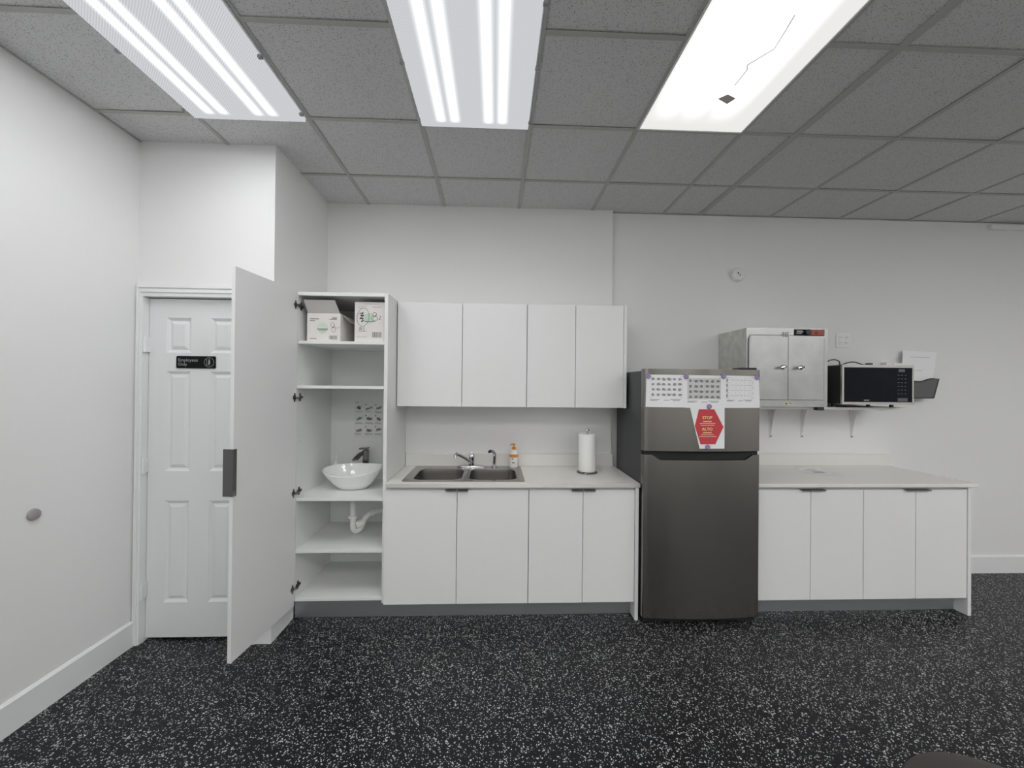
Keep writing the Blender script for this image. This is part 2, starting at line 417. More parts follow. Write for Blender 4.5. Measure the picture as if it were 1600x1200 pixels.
for zc in (1.815, 1.078, .315):
    mb = MB(); mb.cyl((-2.128, YD-.004, zc-.046), (-2.128, YD-.004, zc+.046), .0075, n=10)
    mb.cyl((-2.128, YD-.004, zc+.046), (-2.128, YD-.004, zc+.054), .005, n=8)
    mb.box(-2.1335, -2.1265, YD-.004, DY-.0005, zc-.044, zc+.044)
    sub(mb, 'hinge', M['trim'], door)

# sign on the door
sg = thing('door_sign', 'small black sign reading Employees Only on the white panel door', 'sign', (-1.85, DY, 1.675))
pl = MB(); pts = rrect(-1.968, -1.733, 1.674, 1.750, .008); pl.prism(pts, DY-.006, DY-.0008); part(pl, 'plate', M['sign'], sg, smooth=False)
for t, z in (('Employees', 1.716), ('Only', 1.690)):
    wall_text(t, .0275, M['signtx'], -1.957, DY-.0068, z, sg, align='LEFT')
def ring(cx, cz, r, wd, y, n=32, a0=0, a1=2*PI):
    mb = MB()
    for i in range(n):
        t0 = a0+(a1-a0)*i/n; t1 = a0+(a1-a0)*(i+1)/n
        mb.quad((cx+(r-wd)*math.cos(t0), y, cz+(r-wd)*math.sin(t0)), (cx+r*math.cos(t0), y, cz+r*math.sin(t0)), (cx+r*math.cos(t1), y, cz+r*math.sin(t1)), (cx+(r-wd)*math.cos(t1), y, cz+(r-wd)*math.sin(t1)))
    return mb
ic = ring(-1.771, 1.712, .030, .0022, DY-.0068)
ic.prism([(-1.787, 1.690), (-1.785, 1.690), (-1.785, 1.735), (-1.787, 1.735)], DY-.0072, DY-.0064)
ic.prism([(-1.772, 1.733), (-1.767, 1.733), (-1.767, 1.728), (-1.772, 1.728)], DY-.0072, DY-.0064)
ic.prism([(-1.776, 1.726), (-1.766, 1.726), (-1.764, 1.710), (-1.768, 1.693), (-1.771, 1.693), (-1.770, 1.708), (-1.777, 1.694), (-1.780, 1.695), (-1.775, 1.711)], DY-.0072, DY-.0064)
part(ic, 'pictogram', M['signtx'], sg, smooth=False)

# door bumper on the left wall
bp = MB().lathe([(.028, 0), (.028, .006), (.025, .012), (.016, .015), (.001, .0155)], (XL+.0005, 2.014, .957), 'X', 28)
tag(bp.obj('door_bumper', M['knob']), 'round grey wall bumper on the plain left wall', 'door bumper')

# ---------------------------------------------------------------- ceiling grid
T = .6096
colx = [XL, -1.6526]+[-1.043+T*i for i in range(0, 5)]+[1.715+T*i for i in range(0, 8)]
colx = [c for c in colx if c < XR-.02]+[XR]
rowy = [2.890-T*i for i in range(0, 12)]
rowy = [YBR]+[r for r in rowy if r > YF+.02]+[YF]
ceil = struct(MB().box(XL-.1, XR+.1, YF-.1, YBR+.1, CE+.10, CE+.16).obj('ceiling', M['tile']))
def li(x): return min(range(len(colx)), key=lambda i: abs(colx[i]-x))
lights = [(-1.6526, 2.2804), (-.4334, 2.2804), (.7858, 2.2804)]
added_lights = [(x, y) for y in (-.158, -2.5964) for x in (-1.6526, -.4334, .7858, 2.3246, 3.5438, 4.763)]+[(3.5438, 1.6708), (4.763, 1.6708)]  # unseen lamps, assumed and added beside and behind the viewer to balance the light
added_lights = [(x, min(y, 1.0612)) for x, y in added_lights]
occupied = set()
for lx, ly in lights+added_lights:
    for k in range(2): occupied.add((li(lx), round(ly-T*(k+.5), 2)))
cache = {}
for j in range(len(rowy)-1):
    for i in range(len(colx)-1):
        x0, x1, y1, y0 = colx[i], colx[i+1], rowy[j], rowy[j+1]
        if any(i == a and abs((y0+y1)/2-b) < .2 for a, b in occupied): continue
        if x1 <= XRET+.2 and y0 > YD: continue
        if y1 > YD+.1 and x0 < XRET and i == 2 and False: continue
        key = (round(x1-x0, 3), round(y1-y0, 3))
        if key not in cache:
            a, b = (x1-x0)/2-.006, (y1-y0)/2-.006
            cache[key] = MB().rbox(-a, a, -b, b, .0, .018, .004, 1).mesh('ceiling_tile', M['tile'], smooth=False)
        o = link('ceiling_tile', cache[key], ceil); o.location = ((x0+x1)/2, (y0+y1)/2, CE+.004)
        o.rotation_euler = (random.uniform(-.0035, .0035), random.uniform(-.0035, .0035), PI*random.randint(0, 1))
for i, x in enumerate(colx):
    wdt = .022 if abs(x-1.715) < .01 else .0125
    mb = MB().box(x-wdt if i else x, x+wdt if i < len(colx)-1 else x, YF, YBR, CE-.001, CE+.002).box(x-.002, x+.002, YF, YBR, CE+.002, CE+.03)
    sub(mb, 'ceiling_tee', M['grid'], ceil, smooth=False)
for j, y in enumerate(rowy):
    wdt = .0125; cuts = sorted(lx for lx, ly in lights+added_lights if abs(y-(ly-T)) < .05)
    xs = [XL]+[v for c in cuts for v in (c, c+T)]+[XR]; mb = MB()
    for a, b in zip(xs[::2], xs[1::2]):
        if b-a < .02: continue
        mb.box(a, b, max(YF, y-wdt), min(YBR, y+wdt), CE-.0014, CE+.0016).box(a, b, max(YF, y-.002), min(YBR, y+.002), CE+.0016, CE+.03)
    sub(mb, 'ceiling_cross_tee', M['grid'], ceil, smooth=False)

# ---------------------------------------------------------------- troffer lamps
S4 = (-.180, -.105, .075, .150)
M['lens'] = lens_mat('prismatic_lens', (.95, .97, 1.0), L_LENS, .30, S4, .040)
M['tube'] = emit('tube_glow', (.985, .99, 1.0), L_TUBE)
M['tube_added'] = emit('tube_glow_added', (1.0, .99, .975), L_ADDED)
M['lens_led'] = lens_mat('prismatic_lens_warm', (1.0, .985, .96), .36, L_LED, (-.19, -.055, .10), .12, .35)
M['lframe'] = mat('lamp_frame_white', (.78, .79, .82), .35)
M['stick'] = mat('sticker_grey', (.60, .57, .57), .7)
M['clip'] = mat('clip_clear', (.35, .35, .36), .25)
def troffer(lx, ly, label, kind, group):
    """kind 'drop': hanging lens frame with latches, four tubes; 'flush': flat lens with an even strip"""
    cx, cy = lx+T/2, ly-T
    t = thing('ceiling_light', label, 'ceiling light', (cx, cy, CE), group)
    hx, hy = T/2-.004, T-.004
    drop = .030 if kind == 'drop' else .004
    fw = .022 if kind == 'drop' else .008
    fr = MB()
    for a in ((-hx, hx, hy-fw, hy), (-hx, hx, -hy, -hy+fw), (-hx, -hx+fw, -hy+fw, hy-fw), (hx-fw, hx, -hy+fw, hy-fw)):
        fr.rbox(*a, -drop if kind == 'flush' else -.008, .012, .002 if kind == 'drop' else .0015, 1)
    fr.box(-hx+.001, hx-.001, -hy+.001, hy-.001, .0125, .055)
    fr.obj('frame', M['lframe'], t)
    zl = -drop+.006 if kind == 'drop' else -.001
    if kind == 'drop':       # acrylic tray with a low upstand all round
        i = .007; zl = -drop; ln = MB().loft([[(sx_*(hx-i-d), sy_*(hy-i-d), z) for sx_, sy_ in ((-1, -1), (1, -1), (1, 1), (-1, 1))] for d, z in ((0, -.0082), (0, -drop+.004), (.004, -drop))], capt=True)
    else:
        ln = MB().box(-hx+fw-.001, hx-fw+.001, -hy+fw-.001, hy-fw+.001, zl, zl+.003)
    ln.obj('lens', M['lens'] if kind == 'drop' else M['lens_led'], t, smooth=False)
    for s in (S4 if kind == 'drop' else ()):
        mb = MB(); hw = .018 if kind == 'drop' else .062; rings = []
        he = hy-.065 if kind == 'drop' else hy-.16
        n = 10
        for k in range(2*n+1):      # rounded ends
            u = -1+k/n; 
            yy = u*he
            e = max(0, abs(yy)-(he-hw*1.6))/(hw*1.6); ww = hw*math.sqrt(max(.02, 1-e*e))
            rings.append([(s-ww, yy, zl-.0004), (s-ww*.6, yy, zl-.003), (s+ww*.6, yy, zl-.003), (s+ww, yy, zl-.0004)])
        # finer ends
        ys = [-he+hw*1.6*(1-math.cos(PI/2*q/6)) for q in range(7)]
        ys = ys+[-y for y in reversed(ys)]
        rings = []
        for yy in ys:
            e = max(0, abs(yy)-(he-hw*1.6))/(hw*1.6); ww = hw*math.sqrt(max(.01, 1-e*e))
            rings.append([(s-ww, yy, zl-.0004), (s-ww*.6, yy, zl-.003), (s+ww*.6, yy, zl-.003), (s+ww, yy, zl-.0004)])
        mb.loft(rings, True, True)
        mb.obj('fluorescent_tube', M['tube'] if ly > 2 else M['tube_added'], t)
    if kind == 'drop':
        for sx in (-1, 1):
            for yy in (hy-.07, hy-.45, -hy+.07, -hy+.45):
                MB().rbox(sx*hx-.010, sx*hx+.010, yy-.009, yy+.009, -drop-.004, -drop+.010, .002, 1).obj('latch', M['clip'], t)
    else:
        q = [(.014, .335), (.045, .302), (.101, .328), (.079, .369)]
        o = MB().add([(x, y, z) for z in (zl-.0042, zl-.0034) for x, y in q], [(0, 1, 2, 3), (7, 6, 5, 4), (0, 4, 5, 1), (1, 5, 6, 2), (2, 6, 7, 3), (3, 7, 4, 0)]).obj('sticker', M['stick'], t, smooth=False)
        o['label'] = 'grey diamond sticker on the lens'
        MB().tube([(.060, -.131, zl-.003), (.075, -.05, zl-.003), (.089, .027, zl-.003), (.028, .118, zl-.003), (.044, .147, zl-.003), (.044, .242, zl-.003)], .0022, 6).obj('wire', M['stick'], t)
    return t
G = 'fluorescent troffer lamps in the ceiling'
troffer(*lights[0], 'lit four-tube ceiling lamp next to the left wall, white drop frame with latches', 'drop', G)
troffer(*lights[1], 'lit four-tube ceiling lamp in the middle of the three, above the sink', 'drop', G)
troffer(*lights[2], 'lit flush ceiling lamp with even glow and grey diamond sticker, rightmost', 'flush', G)
for k, b in enumerate(added_lights):
    col_ = {-1.6526: 'first', -.4334: 'second', .7858: 'third', 2.3246: 'fourth', 3.5438: 'fifth', 4.763: 'sixth'}[b[0]]
    row_ = {1.0612: 'beside the viewer', -.158: 'just behind the viewer', -2.5964: 'at the rear of the room'}[b[1]]
    troffer(*b, 'assumed unseen four-tube ceiling lamp %s, %s column from the left wall' % (row_, col_), 'drop', G)

# ---------------------------------------------------------------- base cabinets, left and right runs
YC = 2.745                       # door faces
GB = 'white base cabinets'
def edge_pull(x0, x1, z, par, y=YC):
    mb = MB().box(x0, x1, y-.016, y+.010, z-.0005, z+.0020).box(x0, x1, y-.018, y-.016, z-.010, z+.0020)
    return sub(mb, 'pull', M['pull'], par, smooth=False)
def base_cabinet(x0, xm, x1, label, pulls, lap=0):
    t = thing('base_cabinet', label, 'cabinet', ((x0+x1)/2, 3.0, 0), GB)
    zb, zt = .125, .890; y0, y1 = YC+.021, YB-.008
    b = MB().box(x0+.001, x0+.018, y0, y1, zb, zt).box(x1-.018, x1-.001, y0, y1, zb, zt).box(x0+.018, x1-.018, y0, y1, zb, zb+.018)
    b.box(x0+.018, x1-.018, y1-.008, y1, zb+.018, zt).box(x0+.018, x1-.018, y0, y0+.018, zt-.06, zt)
    b.box(x0+.03, x0+.06, y0+.2, y0+.24, 0, zb).box(x1-.06, x1-.03, y0+.2, y0+.24, 0, zb)     # feet behind the plinth
    part(b, 'body', M['lamin'], t, smooth=False)
    for (a, c), pl in zip(((x0-lap, xm), (xm, x1)), pulls):
        d = part(MB().rbox(a+.0018, c-.0018, YC, YC+.019, zb-.002, .884, .0012, 1), 'door', M['lam'], t)
        pm = MB().box(pl[0], pl[1], YC-.016, YC+.012, .8850, .8870).box(pl[0], pl[1], YC-.0175, YC-.016, .878, .8870)
        p = pm.obj('pull', M['pull'], d, smooth=False)
    return t
base_cabinet(-.7252, -.252, .229, 'white two-door base cabinet under the double sink', ((-.328, -.256), (-.247, -.178)), .010)
base_cabinet(.230, .598, .954, 'white two-door base cabinet between sink cabinet and refrigerator', ((.519, .594), (.602, .680)))
base_cabinet(1.812, 2.188, 2.566, 'white two-door base cabinet right of the refrigerator', ((2.112, 2.184), (2.193, 2.284)))
base_cabinet(2.567, 2.946, 3.322, 'white two-door base cabinet at the free right end of the counter', ((2.861, 2.942), (2.950, 3.043)))
for x0, x1, lab in ((.9555, .979, 'white floor-length end panel beside the refrigerator'), (3.3235, 3.348, 'white floor-length end panel at the right end of the counter')):
    tag(MB().rbox(x0, x1, YC-.006, YB-.006, .001, .9015, .0015, 1).obj('end_panel', M['lam']), lab, 'end panel', 'cabinet end panels')
for x0, x1, lab in ((-1.345, .953, 'long brushed grey toe kick below the left cabinets'), (1.82, 3.321, 'brushed grey toe kick below the right cabinets')):
    tag(MB().box(x0, x1, 2.828, 2.842, .001, .121).obj('toe_kick', M['toe'], smooth=False), lab, 'toe kick', 'toe kicks')

# worktops
def counter(name, x0, x1, label, yb, hole=None):
    t = thing(name, label, 'countertop', ((x0+x1)/2, 3.0, .903)); z0, z1, y0, y1 = .9035, .930, 2.726, yb-.001
    mb = MB()
    if hole:
        a, b, c, d = hole
        me = flat_with_holes([(x0, y0), (x1, y0), (x1, y1), (x0, y1)], [[(a, c), (b, c), (b, d), (a, d)]], (z0+z1)/2, (z1-z0)/2)
        me.materials.clear(); me.materials.append(M['counter']); o = link('slab', me); place(o, t)
    else:
        part(mb.rbox(x0, x1, y0, y1, z0, z1, .002, 1), 'slab', M['counter'], t)
    return t
ct = counter('countertop', -.722, .983, 'cream quartz countertop with the double sink set in', YB, (-.612, .188, 2.800, 3.285))
part(MB().rbox(-.722, .968, YB-.021, YB-.001, .9302, 1.030, .002, 1), 'backsplash', M['counter'], ct)
ct = counter('countertop', 1.806, 3.388, 'cream quartz countertop with overhanging right end and one sheet of paper', YBR)
part(MB().rbox(1.806, 3.375, YBR-.021, YBR-.001, .9302, 1.030, .002, 1), 'backsplash', M['counter'], ct)

# ---------------------------------------------------------------- double sink, tap, sprayer
sk = thing('double_sink', 'stainless steel double bowl sink set into the left countertop', 'sink', (-.21, 3.04, .93))
BW = [(-.575, -.232), (-.188, .158)]
holes = [rrect(a, b, 2.822, 3.198, .075, 7) for a, b in BW]
me = flat_with_holes(rrect(-.632, .205, 2.782, 3.312, .02), holes, .9325, .0022); me.materials.clear(); me.materials.append(M['steel'])
place(link('rim', me), sk)
for a, b in BW:
    mb = MB(); rings = []
    for ins, z, r in ((0, .9346, .075), (.004, .930, .073), (.007, .90, .07), (.012, .80, .068), (.022, .765, .06), (.045, .755, .05)):
        rings.append([(x, y, z) for x, y in rrect(a+ins, b-ins, 2.822+ins, 3.198-ins, r, 7)])
    mb.loft(rings, capt=True); bo = part(mb, 'bowl', M['steel'], sk, fix=False)
    cx = (a+b)/2
    sub(MB().lathe([(.045, 0), (.045, .003), (.03, .002), (.02, -.004)], (cx, 3.02, .7558), n=20), 'drain', M['chrome'], bo)
fa = thing('sink_faucet', 'chrome single-lever faucet on the double sink', 'faucet', (-.19, 3.26, .935))
rings = []
for k, z in ((1.0, .9352), (1.0, .944), (.9, .949), (.55, .954)):
    rings.append([(-.187+.112*k*math.cos(2*PI*i/28), 3.258+.030*k*math.sin(2*PI*i/28), z) for i in range(28)])
part(MB().loft(rings, True, True), 'base_plate', M['chrome'], fa)
part(MB().lathe([(.024, 0), (.023, .035), (.022, .055), (.0235, .06), (.0235, .082), (.018, .092), (.006, .096)], (-.187, 3.258, .950)), 'body', M['chrome'], fa)
part(MB().tube([(-.192, 3.245, .975), (-.225, 3.19, 1.015), (-.262, 3.13, 1.048), (-.290, 3.085, 1.068), (-.297, 3.072, 1.060), (-.299, 3.07, 1.040)], [.012, .0125, .012, .012, .0125, .0125]), 'spout', M['chrome'], fa)
part(MB().tube([(-.187, 3.258, 1.040), (-.186, 3.245, 1.052), (-.184, 3.205, 1.058)], [.010, .009, .008]), 'lever', M['chrome'], fa)
sp = thing('sink_sprayer', 'chrome side sprayer standing right of the sink faucet', 'sprayer', (-.01, 3.262, .935))
part(MB().lathe([(.021, 0), (.021, .008), (.013, .014), (.012, .022)], (-.008, 3.262, .9352)), 'holder', M['chrome'], sp)
part(MB().tube([(-.008, 3.262, .955), (-.007, 3.262, .985), (-.004, 3.258, 1.02), (-.005, 3.248, 1.048), (-.018, 3.232, 1.066), (-.036, 3.215, 1.070)], [.010, .012, .0135, .0135, .0125, .011]), 'wand', M['chrome'], sp)
part(MB().cyl((-.036, 3.215, 1.070), (-.050, 3.203, 1.064), .0125, .010), 'nozzle', M['blackpl'], sp)

# soap bottle on the sink ledge
sb = thing('soap_bottle', 'white soap bottle with orange pump and orange band beside the sink faucet', 'soap bottle', (.150, 3.262, .935))
def oval(prof, c, sx, sy, n=24):
    return [[(c[0]+r*sx*math.cos(2*PI*i/n), c[1]+r*sy*math.sin(2*PI*i/n), c[2]+h) for i in range(n)] for r, h in prof]
C0 = (.150, 3.262, .9353)
part(MB().loft(oval([(.92, 0), (1, .004), (1, .095), (.96, .112), (.72, .128), (.42, .136), (.40, .142)], C0, .034, .024), True, True), 'bottle', M['white'], sb)
part(MB().loft(oval([(1.015, .080), (1.015, .104)], C0, .034, .024)), 'orange_band', M['orange'], sb)
lab = MB()
for k, (a, b) in enumerate(((-.020, -.004), (-.016, .006))):
    for i in range(6):
        t0 = -PI/2+(a+(b-a)*i/6)/.034; t1 = -PI/2+(a+(b-a)*(i+1)/6)/.034; z = .9353+(.066-.03*k)
        q = [(C0[0]+.0347*math.cos(t), C0[1]+.0247*math.sin(t)) for t in (t0, t1)]
        lab.quad((*q[0], z), (*q[1], z), (*q[1], z+.006), (*q[0], z+.006))
part(lab, 'label_print', M['ink'], sb, smooth=False)
pm = MB().lathe([(.016, .142), (.016, .158), (.006, .162), (.0055, .175), (.012, .176), (.012, .186), (.004, .188)], C0, n=16)
pm.tube([(.150, 3.262, 1.117), (.128, 3.250, 1.119), (.117, 3.244, 1.112)], [.006, .005, .004], 8)
part(pm, 'pump', M['orange'], sb)

# paper towel roll on its wire holder
ph = thing('towel_holder', 'thin wire paper towel holder standing on the left countertop', 'towel holder', (.700, 3.085, .9305))
cx, cy = .700, 3.085
part(MB().tube([(cx+.074*math.cos(2*PI*i/32), cy+.074*math.sin(2*PI*i/32), .9355) for i in range(33)], .0035, 8).cyl((cx-.074, cy, .9355), (cx+.074, cy, .9355), .003), 'base_ring', M['dchrome'], ph)
part(MB().cyl((cx, cy, .9355), (cx, cy, 1.243), .0045), 'rod', M['chrome'], ph)
part(MB().lathe([(.001, 0), (.011, .004), (.014, .012), (.010, .021), (.001, .024)], (cx, cy, 1.240), n=16), 'finial', M['chrome'], ph)
tr = MB().lathe([(.020, .006), (.063, .006), (.065, .010), (.0655, .15), (.065, .285), (.063, .289), (.020, .289)], (cx, cy, .936), n=36, capb=False, capt=False)
tr.lathe([(.020, .289), (.020, .006)], (cx, cy, .936), n=36, capb=False, capt=False)
tag(tr.obj('paper_towel_roll', M['towel'], fix=False), 'white paper towel roll upright on a wire holder', 'paper towels')

# ---------------------------------------------------------------- wall cabinets
YU = 3.0
def wall_cabinet(x0, xm, x1, label, side_panel=False):
    t = thing('wall_cabinet', label, 'cabinet', ((x0+x1)/2, 3.17, 1.427), 'white wall cabinets')
    z0, z1 = 1.430, 2.188
    b = MB().box(x0+.001, x0+.018, YU+.021, YB-.001, z0, z1).box(x1-.018, x1-.001, YU+.021, YB-.001, z0, z1)
    b.box(x0+.018, x1-.018, YU+.021, YB-.001, z0, z0+.018).box(x0+.018, x1-.018, YU+.021, YB-.001, z1-.018, z1).box(x0+.018, x1-.018, YB-.01, YB-.001, z0+.018, z1-.018)
    part(b, 'body', M['lamin'], t, smooth=False)
    for k, (a, c) in enumerate(((x0, xm), (xm, x1))):
        d = part(MB().rbox(a+.0018, c-.0018, YU, YU+.019, z0-.002, z1, .0012, 1), 'door', M['lam'], t)
        px = (c-.08, c-.005) if k == 0 else (a+.005, a+.08)
        MB().box(px[0], px[1], YU-.012, YU+.012, z0-.0045, z0-.0025).obj('pull', M['pull'], d, smooth=False)
    if side_panel:
        part(MB().rbox(x1+.0005, x1+.022, YU-.003, YB-.001, z0-.004, z1+.001, .0012, 1), 'side_panel', M['lam'], t)
    return t
wall_cabinet(-.720, -.248, .227, 'white two-door wall cabinet beside the open tall cabinet')
wall_cabinet(.228, .588, .949, 'white two-door wall cabinet with narrower doors and side panel near the refrigerator', True)

# ---------------------------------------------------------------- tall open cabinet with its swung door
tc = thing('tall_cabinet', 'tall white cabinet standing open with shelves, basin shelf and swung door', 'cabinet', (-1.04, 3.05, 0))
YT = 2.765; TX0, TX1 = -1.340, -.726
part(MB().rbox(TX0, TX0+.021, YT, YB-.002, .142, 2.198, .001, 1), 'side_panel', M['lamin'], tc)
part(MB().rbox(TX1-.024, TX1, YT, YB-.002, .124, 2.198, .001, 1), 'side_panel', M['lamin'], tc)
part(MB().rbox(TX0+.0215, TX1-.0245, YT, YB-.002, 2.174, 2.198, .001, 1), 'top_panel', M['lamin'], tc)
part(MB().box(TX0+.0215, TX1-.0245, YB-.012, YB-.002, .142, 2.173), 'back_panel', M['lamin'], tc, smooth=False)
BPY = YB-.012
for z1 in (1.872, 1.574, .826, .480, .162):
    part(MB().rbox(TX0+.0215, TX1-.0245, YT+.001, BPY-.0005, z1-.020, z1, .001, 1), 'shelf', M['lamin'], tc)
part(MB().box(TX0+.03, TX0+.07, 3.0, 3.04, 0, .1415).box(TX1-.07, TX1-.03, 3.0, 3.04, 0, .1415), 'feet', M['blackpl'], tc, smooth=False)
pins = MB()
for z in (1.23, 1.20, .505, .53, 1.62, 1.90): pins.cyl((TX0+.0205, YT+.045, z), (TX0+.0225, YT+.045, z), .0035, n=8)
part(pins, 'pin_holes', M['printl'], tc)
# swung door: hinged at the left front edge, opened a little past square
hinge = Vector((TX0+.0215, YT-.006, 0)); lead = Vector((-1.371, 2.196, 0))
ax = (lead-hinge); dw = ax.length; ax.normalize(); nr = Vector((-ax.y, ax.x, 0))
if nr.x < 0: nr = -nr                      # nr points to +X, the inner face
dt = .020
def dpt(u, v, z): p = hinge+ax*u-nr*v; return (p.x, p.y, z)     # u along the leaf, v thickness from inner face
def dbox(u0, u1, v0, v1, z0, z1):
    vs = [dpt(u, v, z) for z in (z0, z1) for u, v in ((u0, v0), (u1, v0), (u1, v1), (u0, v1))]
    return MB().add(vs, [(0,3,2,1),(4,5,6,7),(0,1,5,4),(1,2,6,5),(2,3,7,6),(3,0,4,7)])
dr = part(dbox(0, dw, 0, dt, .118, 2.200), 'door', M['lam'], tc, smooth=False)
dr['label'] = 'white full-height leaf swung open towards the viewer'
pz0, pz1 = .990, 1.238
pp = dbox(dw, dw+.006, -.0005, .052, pz0, pz1); q = dbox(dw-.02, dw, dt+.0004, dt+.005, pz0, pz1); pp.add(q.v, q.f)
q = dbox(dw-.004, dw, .047, .052, pz0, pz1); pp.add(q.v, q.f)
q = dbox(dw-.02, dw+.006, -.004, -.0006, pz0, pz1); pp.add(q.v, q.f)
h = sub(pp, 'pull', M['dchrome'], dr, smooth=False); h['label'] = 'chrome edge pull'
for zc in (2.105, 1.495, .865, .235):
    mb = dbox(.018, .030, -.003, -.0004, zc-.028, zc+.028)
    mb.cyl(dpt(.028, -.001, zc), dpt(.028, -.006, zc), .016, n=14)
    a = Vector(dpt(.022, -.006, zc)); 
    mb.tube([a, a+Vector((.012, .010, 0)), Vector((TX0+.034, YT+.012, zc)), Vector((TX0+.028, YT+.06, zc))], [.006, .008, .008, .006], 8)
    mb.box(TX0+.0214, TX0+.030, YT+.014, YT+.060, zc-.009, zc+.009)
    mb.box(TX0+.0214, TX0+.026, YT+.030, YT+.046, zc-.026, zc+.026)
    part(mb, 'hinge', M['hinge'], tc)

# things inside it
def carton(x0, x1, y0, y1, z0, z1, label, flap):
    t = thing('carton', label, 'box', ((x0+x1)/2, (y0+y1)/2, z0), 'printed cartons on the top shelf')
    b = MB()
    if flap:
        th = .004
        b.box(x0, x1, y0, y0+th, z0, z1).box(x0, x1, y1-th, y1, z0, z1).box(x0, x0+th, y0+th, y1-th, z0, z1).box(x1-th, x1, y0+th, y1-th, z0, z1).box(x0, x1, y0, y1, z0, z0+th)
        part(b, 'body', M['carton'], t, smooth=False)
        f = MB(); e = .085          # front flap folded up and leaning outwards
        f.add([(x0+.004, y0, z1), (x1-.004, y0, z1), (x1-.028, y0-.030, z1+e), (x0-.012, y0-.030, z1+e),
               (x0+.004, y0+.004, z1), (x1-.004, y0+.004, z1), (x1-.028, y0-.026, z1+e), (x0-.012, y0-.026, z1+e)],
              [(0,1,2,3),(7,6,5,4),(0,4,5,1),(1,5,6,2),(2,6,7,3),(3,7,4,0)])
        part(f, 'flap', M['cartonin'], t, smooth=False)
        f = MB(); f.add([(x1, y0+.02, z1), (x1, y1-.01, z1), (x1+.05, y1-.03, z1-.055), (x1+.05, y0+.05, z1-.055)], [(0,1,2,3)])
        part(f, 'flap', M['carton'], t, smooth=False)
    else:
        part(b.rbox(x0, x1, y0, y1, z0, z1, .002, 1), 'body', M['carton'], t)
    return t
bz = 1.8723
y0 = 2.822
b1 = carton(-1.284, -1.062, y0, 3.22, bz, 2.066, 'white carton with raised flap and green round print, left on the top shelf', True)
b2 = carton(-.963, -.756, y0-.012, 3.24, bz, 2.146, 'taller closed white carton with 82 scribbled on it, right on the top shelf', False)
def bars(lst, y):
    mb = MB()
    for xa, xb, za, zb in lst: mb.quad((xa, y, za), (xb, y, za), (xb, y, zb), (xa, y, zb))
    return mb
def barcode(x0, x1, z0, z1, y):
    rr = random.Random(3); mb = MB(); x = x0
    while x < x1:
        wv = rr.choice((.0015, .003, .0045)); mb.quad((x, y, z0), (min(x+wv, x1), y, z0), (min(x+wv, x1), y, z1), (x, y, z1)); x += wv+rr.choice((.0015, .003))
    return mb
yb = y0-.0008
part(barcode(-1.135, -1.082, 1.889, 1.915, yb), 'barcode', M['print'], b1, smooth=False)
part(bars([(-1.266, -1.205, 2.024, 2.031), (-1.266, -1.232, 2.012, 2.018), (-1.136, -1.086, 2.022, 2.027), (-1.118, -1.086, 2.030, 2.038), (-1.266, -1.220, 1.891, 1.896)], yb), 'text_lines', M['print'], b1, smooth=False)
part(ring(-1.181, 1.966, .037, .037, yb, 28), 'round_print', mat('print_green_pale', (.62, .69, .61), .8, spec=.1), b1, smooth=False)
gr = ring(-1.181, 1.966, .037, .003, yb-.0002, 28)
for gx, gz in ((-1.192, 1.984), (-1.171, 1.984), (-1.190, 1.938), (-1.172, 1.938)):
    e = ring(gx, gz, .006, .0025, yb-.0002, 10); gr.add(e.v, e.f); e = bars([(gx-.001, gx+.0015, gz-.013, gz-.005)], yb-.0002); gr.add(e.v, e.f)
part(gr, 'round_print_line', M['green'], b1, smooth=False)
part(bars([(-1.217, -1.145, 1.955, 1.962), (-1.205, -1.157, 1.947, 1.951)], yb-.0004), 'print_line', M['print'], b1, smooth=False)
def loop(cx, cz, rx, rz, n=16, tilt=0, a0=0): return [(cx+rx*math.cos(a0+2*PI*i/n)*math.cos(tilt)-rz*math.sin(a0+2*PI*i/n)*math.sin(tilt), cz+rx*math.cos(a0+2*PI*i/n)*math.sin(tilt)+rz*math.sin(a0+2*PI*i/n)*math.cos(tilt)) for i in range(n+1)]
s8 = loop(-1.114, 1.986, .012, .018, tilt=.3)+loop(-1.108, 1.955, .013, .017, tilt=.2, a0=PI/2)
part(stroke(s8, .0018, yb), 'scribble', M['ink'], b1, smooth=False)
part(stroke([(-1.098, 1.972), (-1.092, 1.966), (-1.082, 1.965), (-1.066, 1.976)], .0018, yb), 'scribble', M['ink'], b1, smooth=False)
yb2 = y0-.0128
part(barcode(-.844, -.782, 1.905, 1.942, yb2), 'barcode', M['print'], b2, smooth=False)
part(bars([(-.945, -.880, 2.112, 2.117), (-.945, -.905, 2.100, 2.106), (-.845, -.782, 2.108, 2.114), (-.905, -.80, 2.130, 2.134), (-.945, -.880, 1.906, 1.911)], yb2), 'text_lines', M['printl'], b2, smooth=False)
part(ring(-.865, 2.035, .036, .036, yb2+.0002, 28), 'round_print', M['green'], b2, smooth=False)
part(bars([(-.898, -.825, 2.010, 2.015)], yb2), 'print_line', M['print'], b2, smooth=False)
part(stroke(loop(-.906, 2.042, .040, .062, 28, tilt=-.12), .0022, yb2-.0003), 'scribble', M['ink'], b2, smooth=False)
part(stroke([(-.93, 2.066), (-.905, 2.072), (-.922, 2.05), (-.90, 2.056), (-.928, 2.03), (-.905, 2.035), (-.916, 2.01), (-.90, 2.02)], .005, yb2-.0003), 'scribble', M['ink'], b2, smooth=False)
part(stroke(loop(-.828, 2.062, .013, .013, 14)+loop(-.828, 2.034, .021, .015, 16, a0=PI/2), .0024, yb2-.0003), 'scribble', M['ink'], b2, smooth=False)
part(stroke([(-.795, 2.052), (-.787, 2.046), (-.800, 2.026), (-.788, 2.030)], .0024, yb2-.0003), 'scribble', M['ink'], b2, smooth=False)
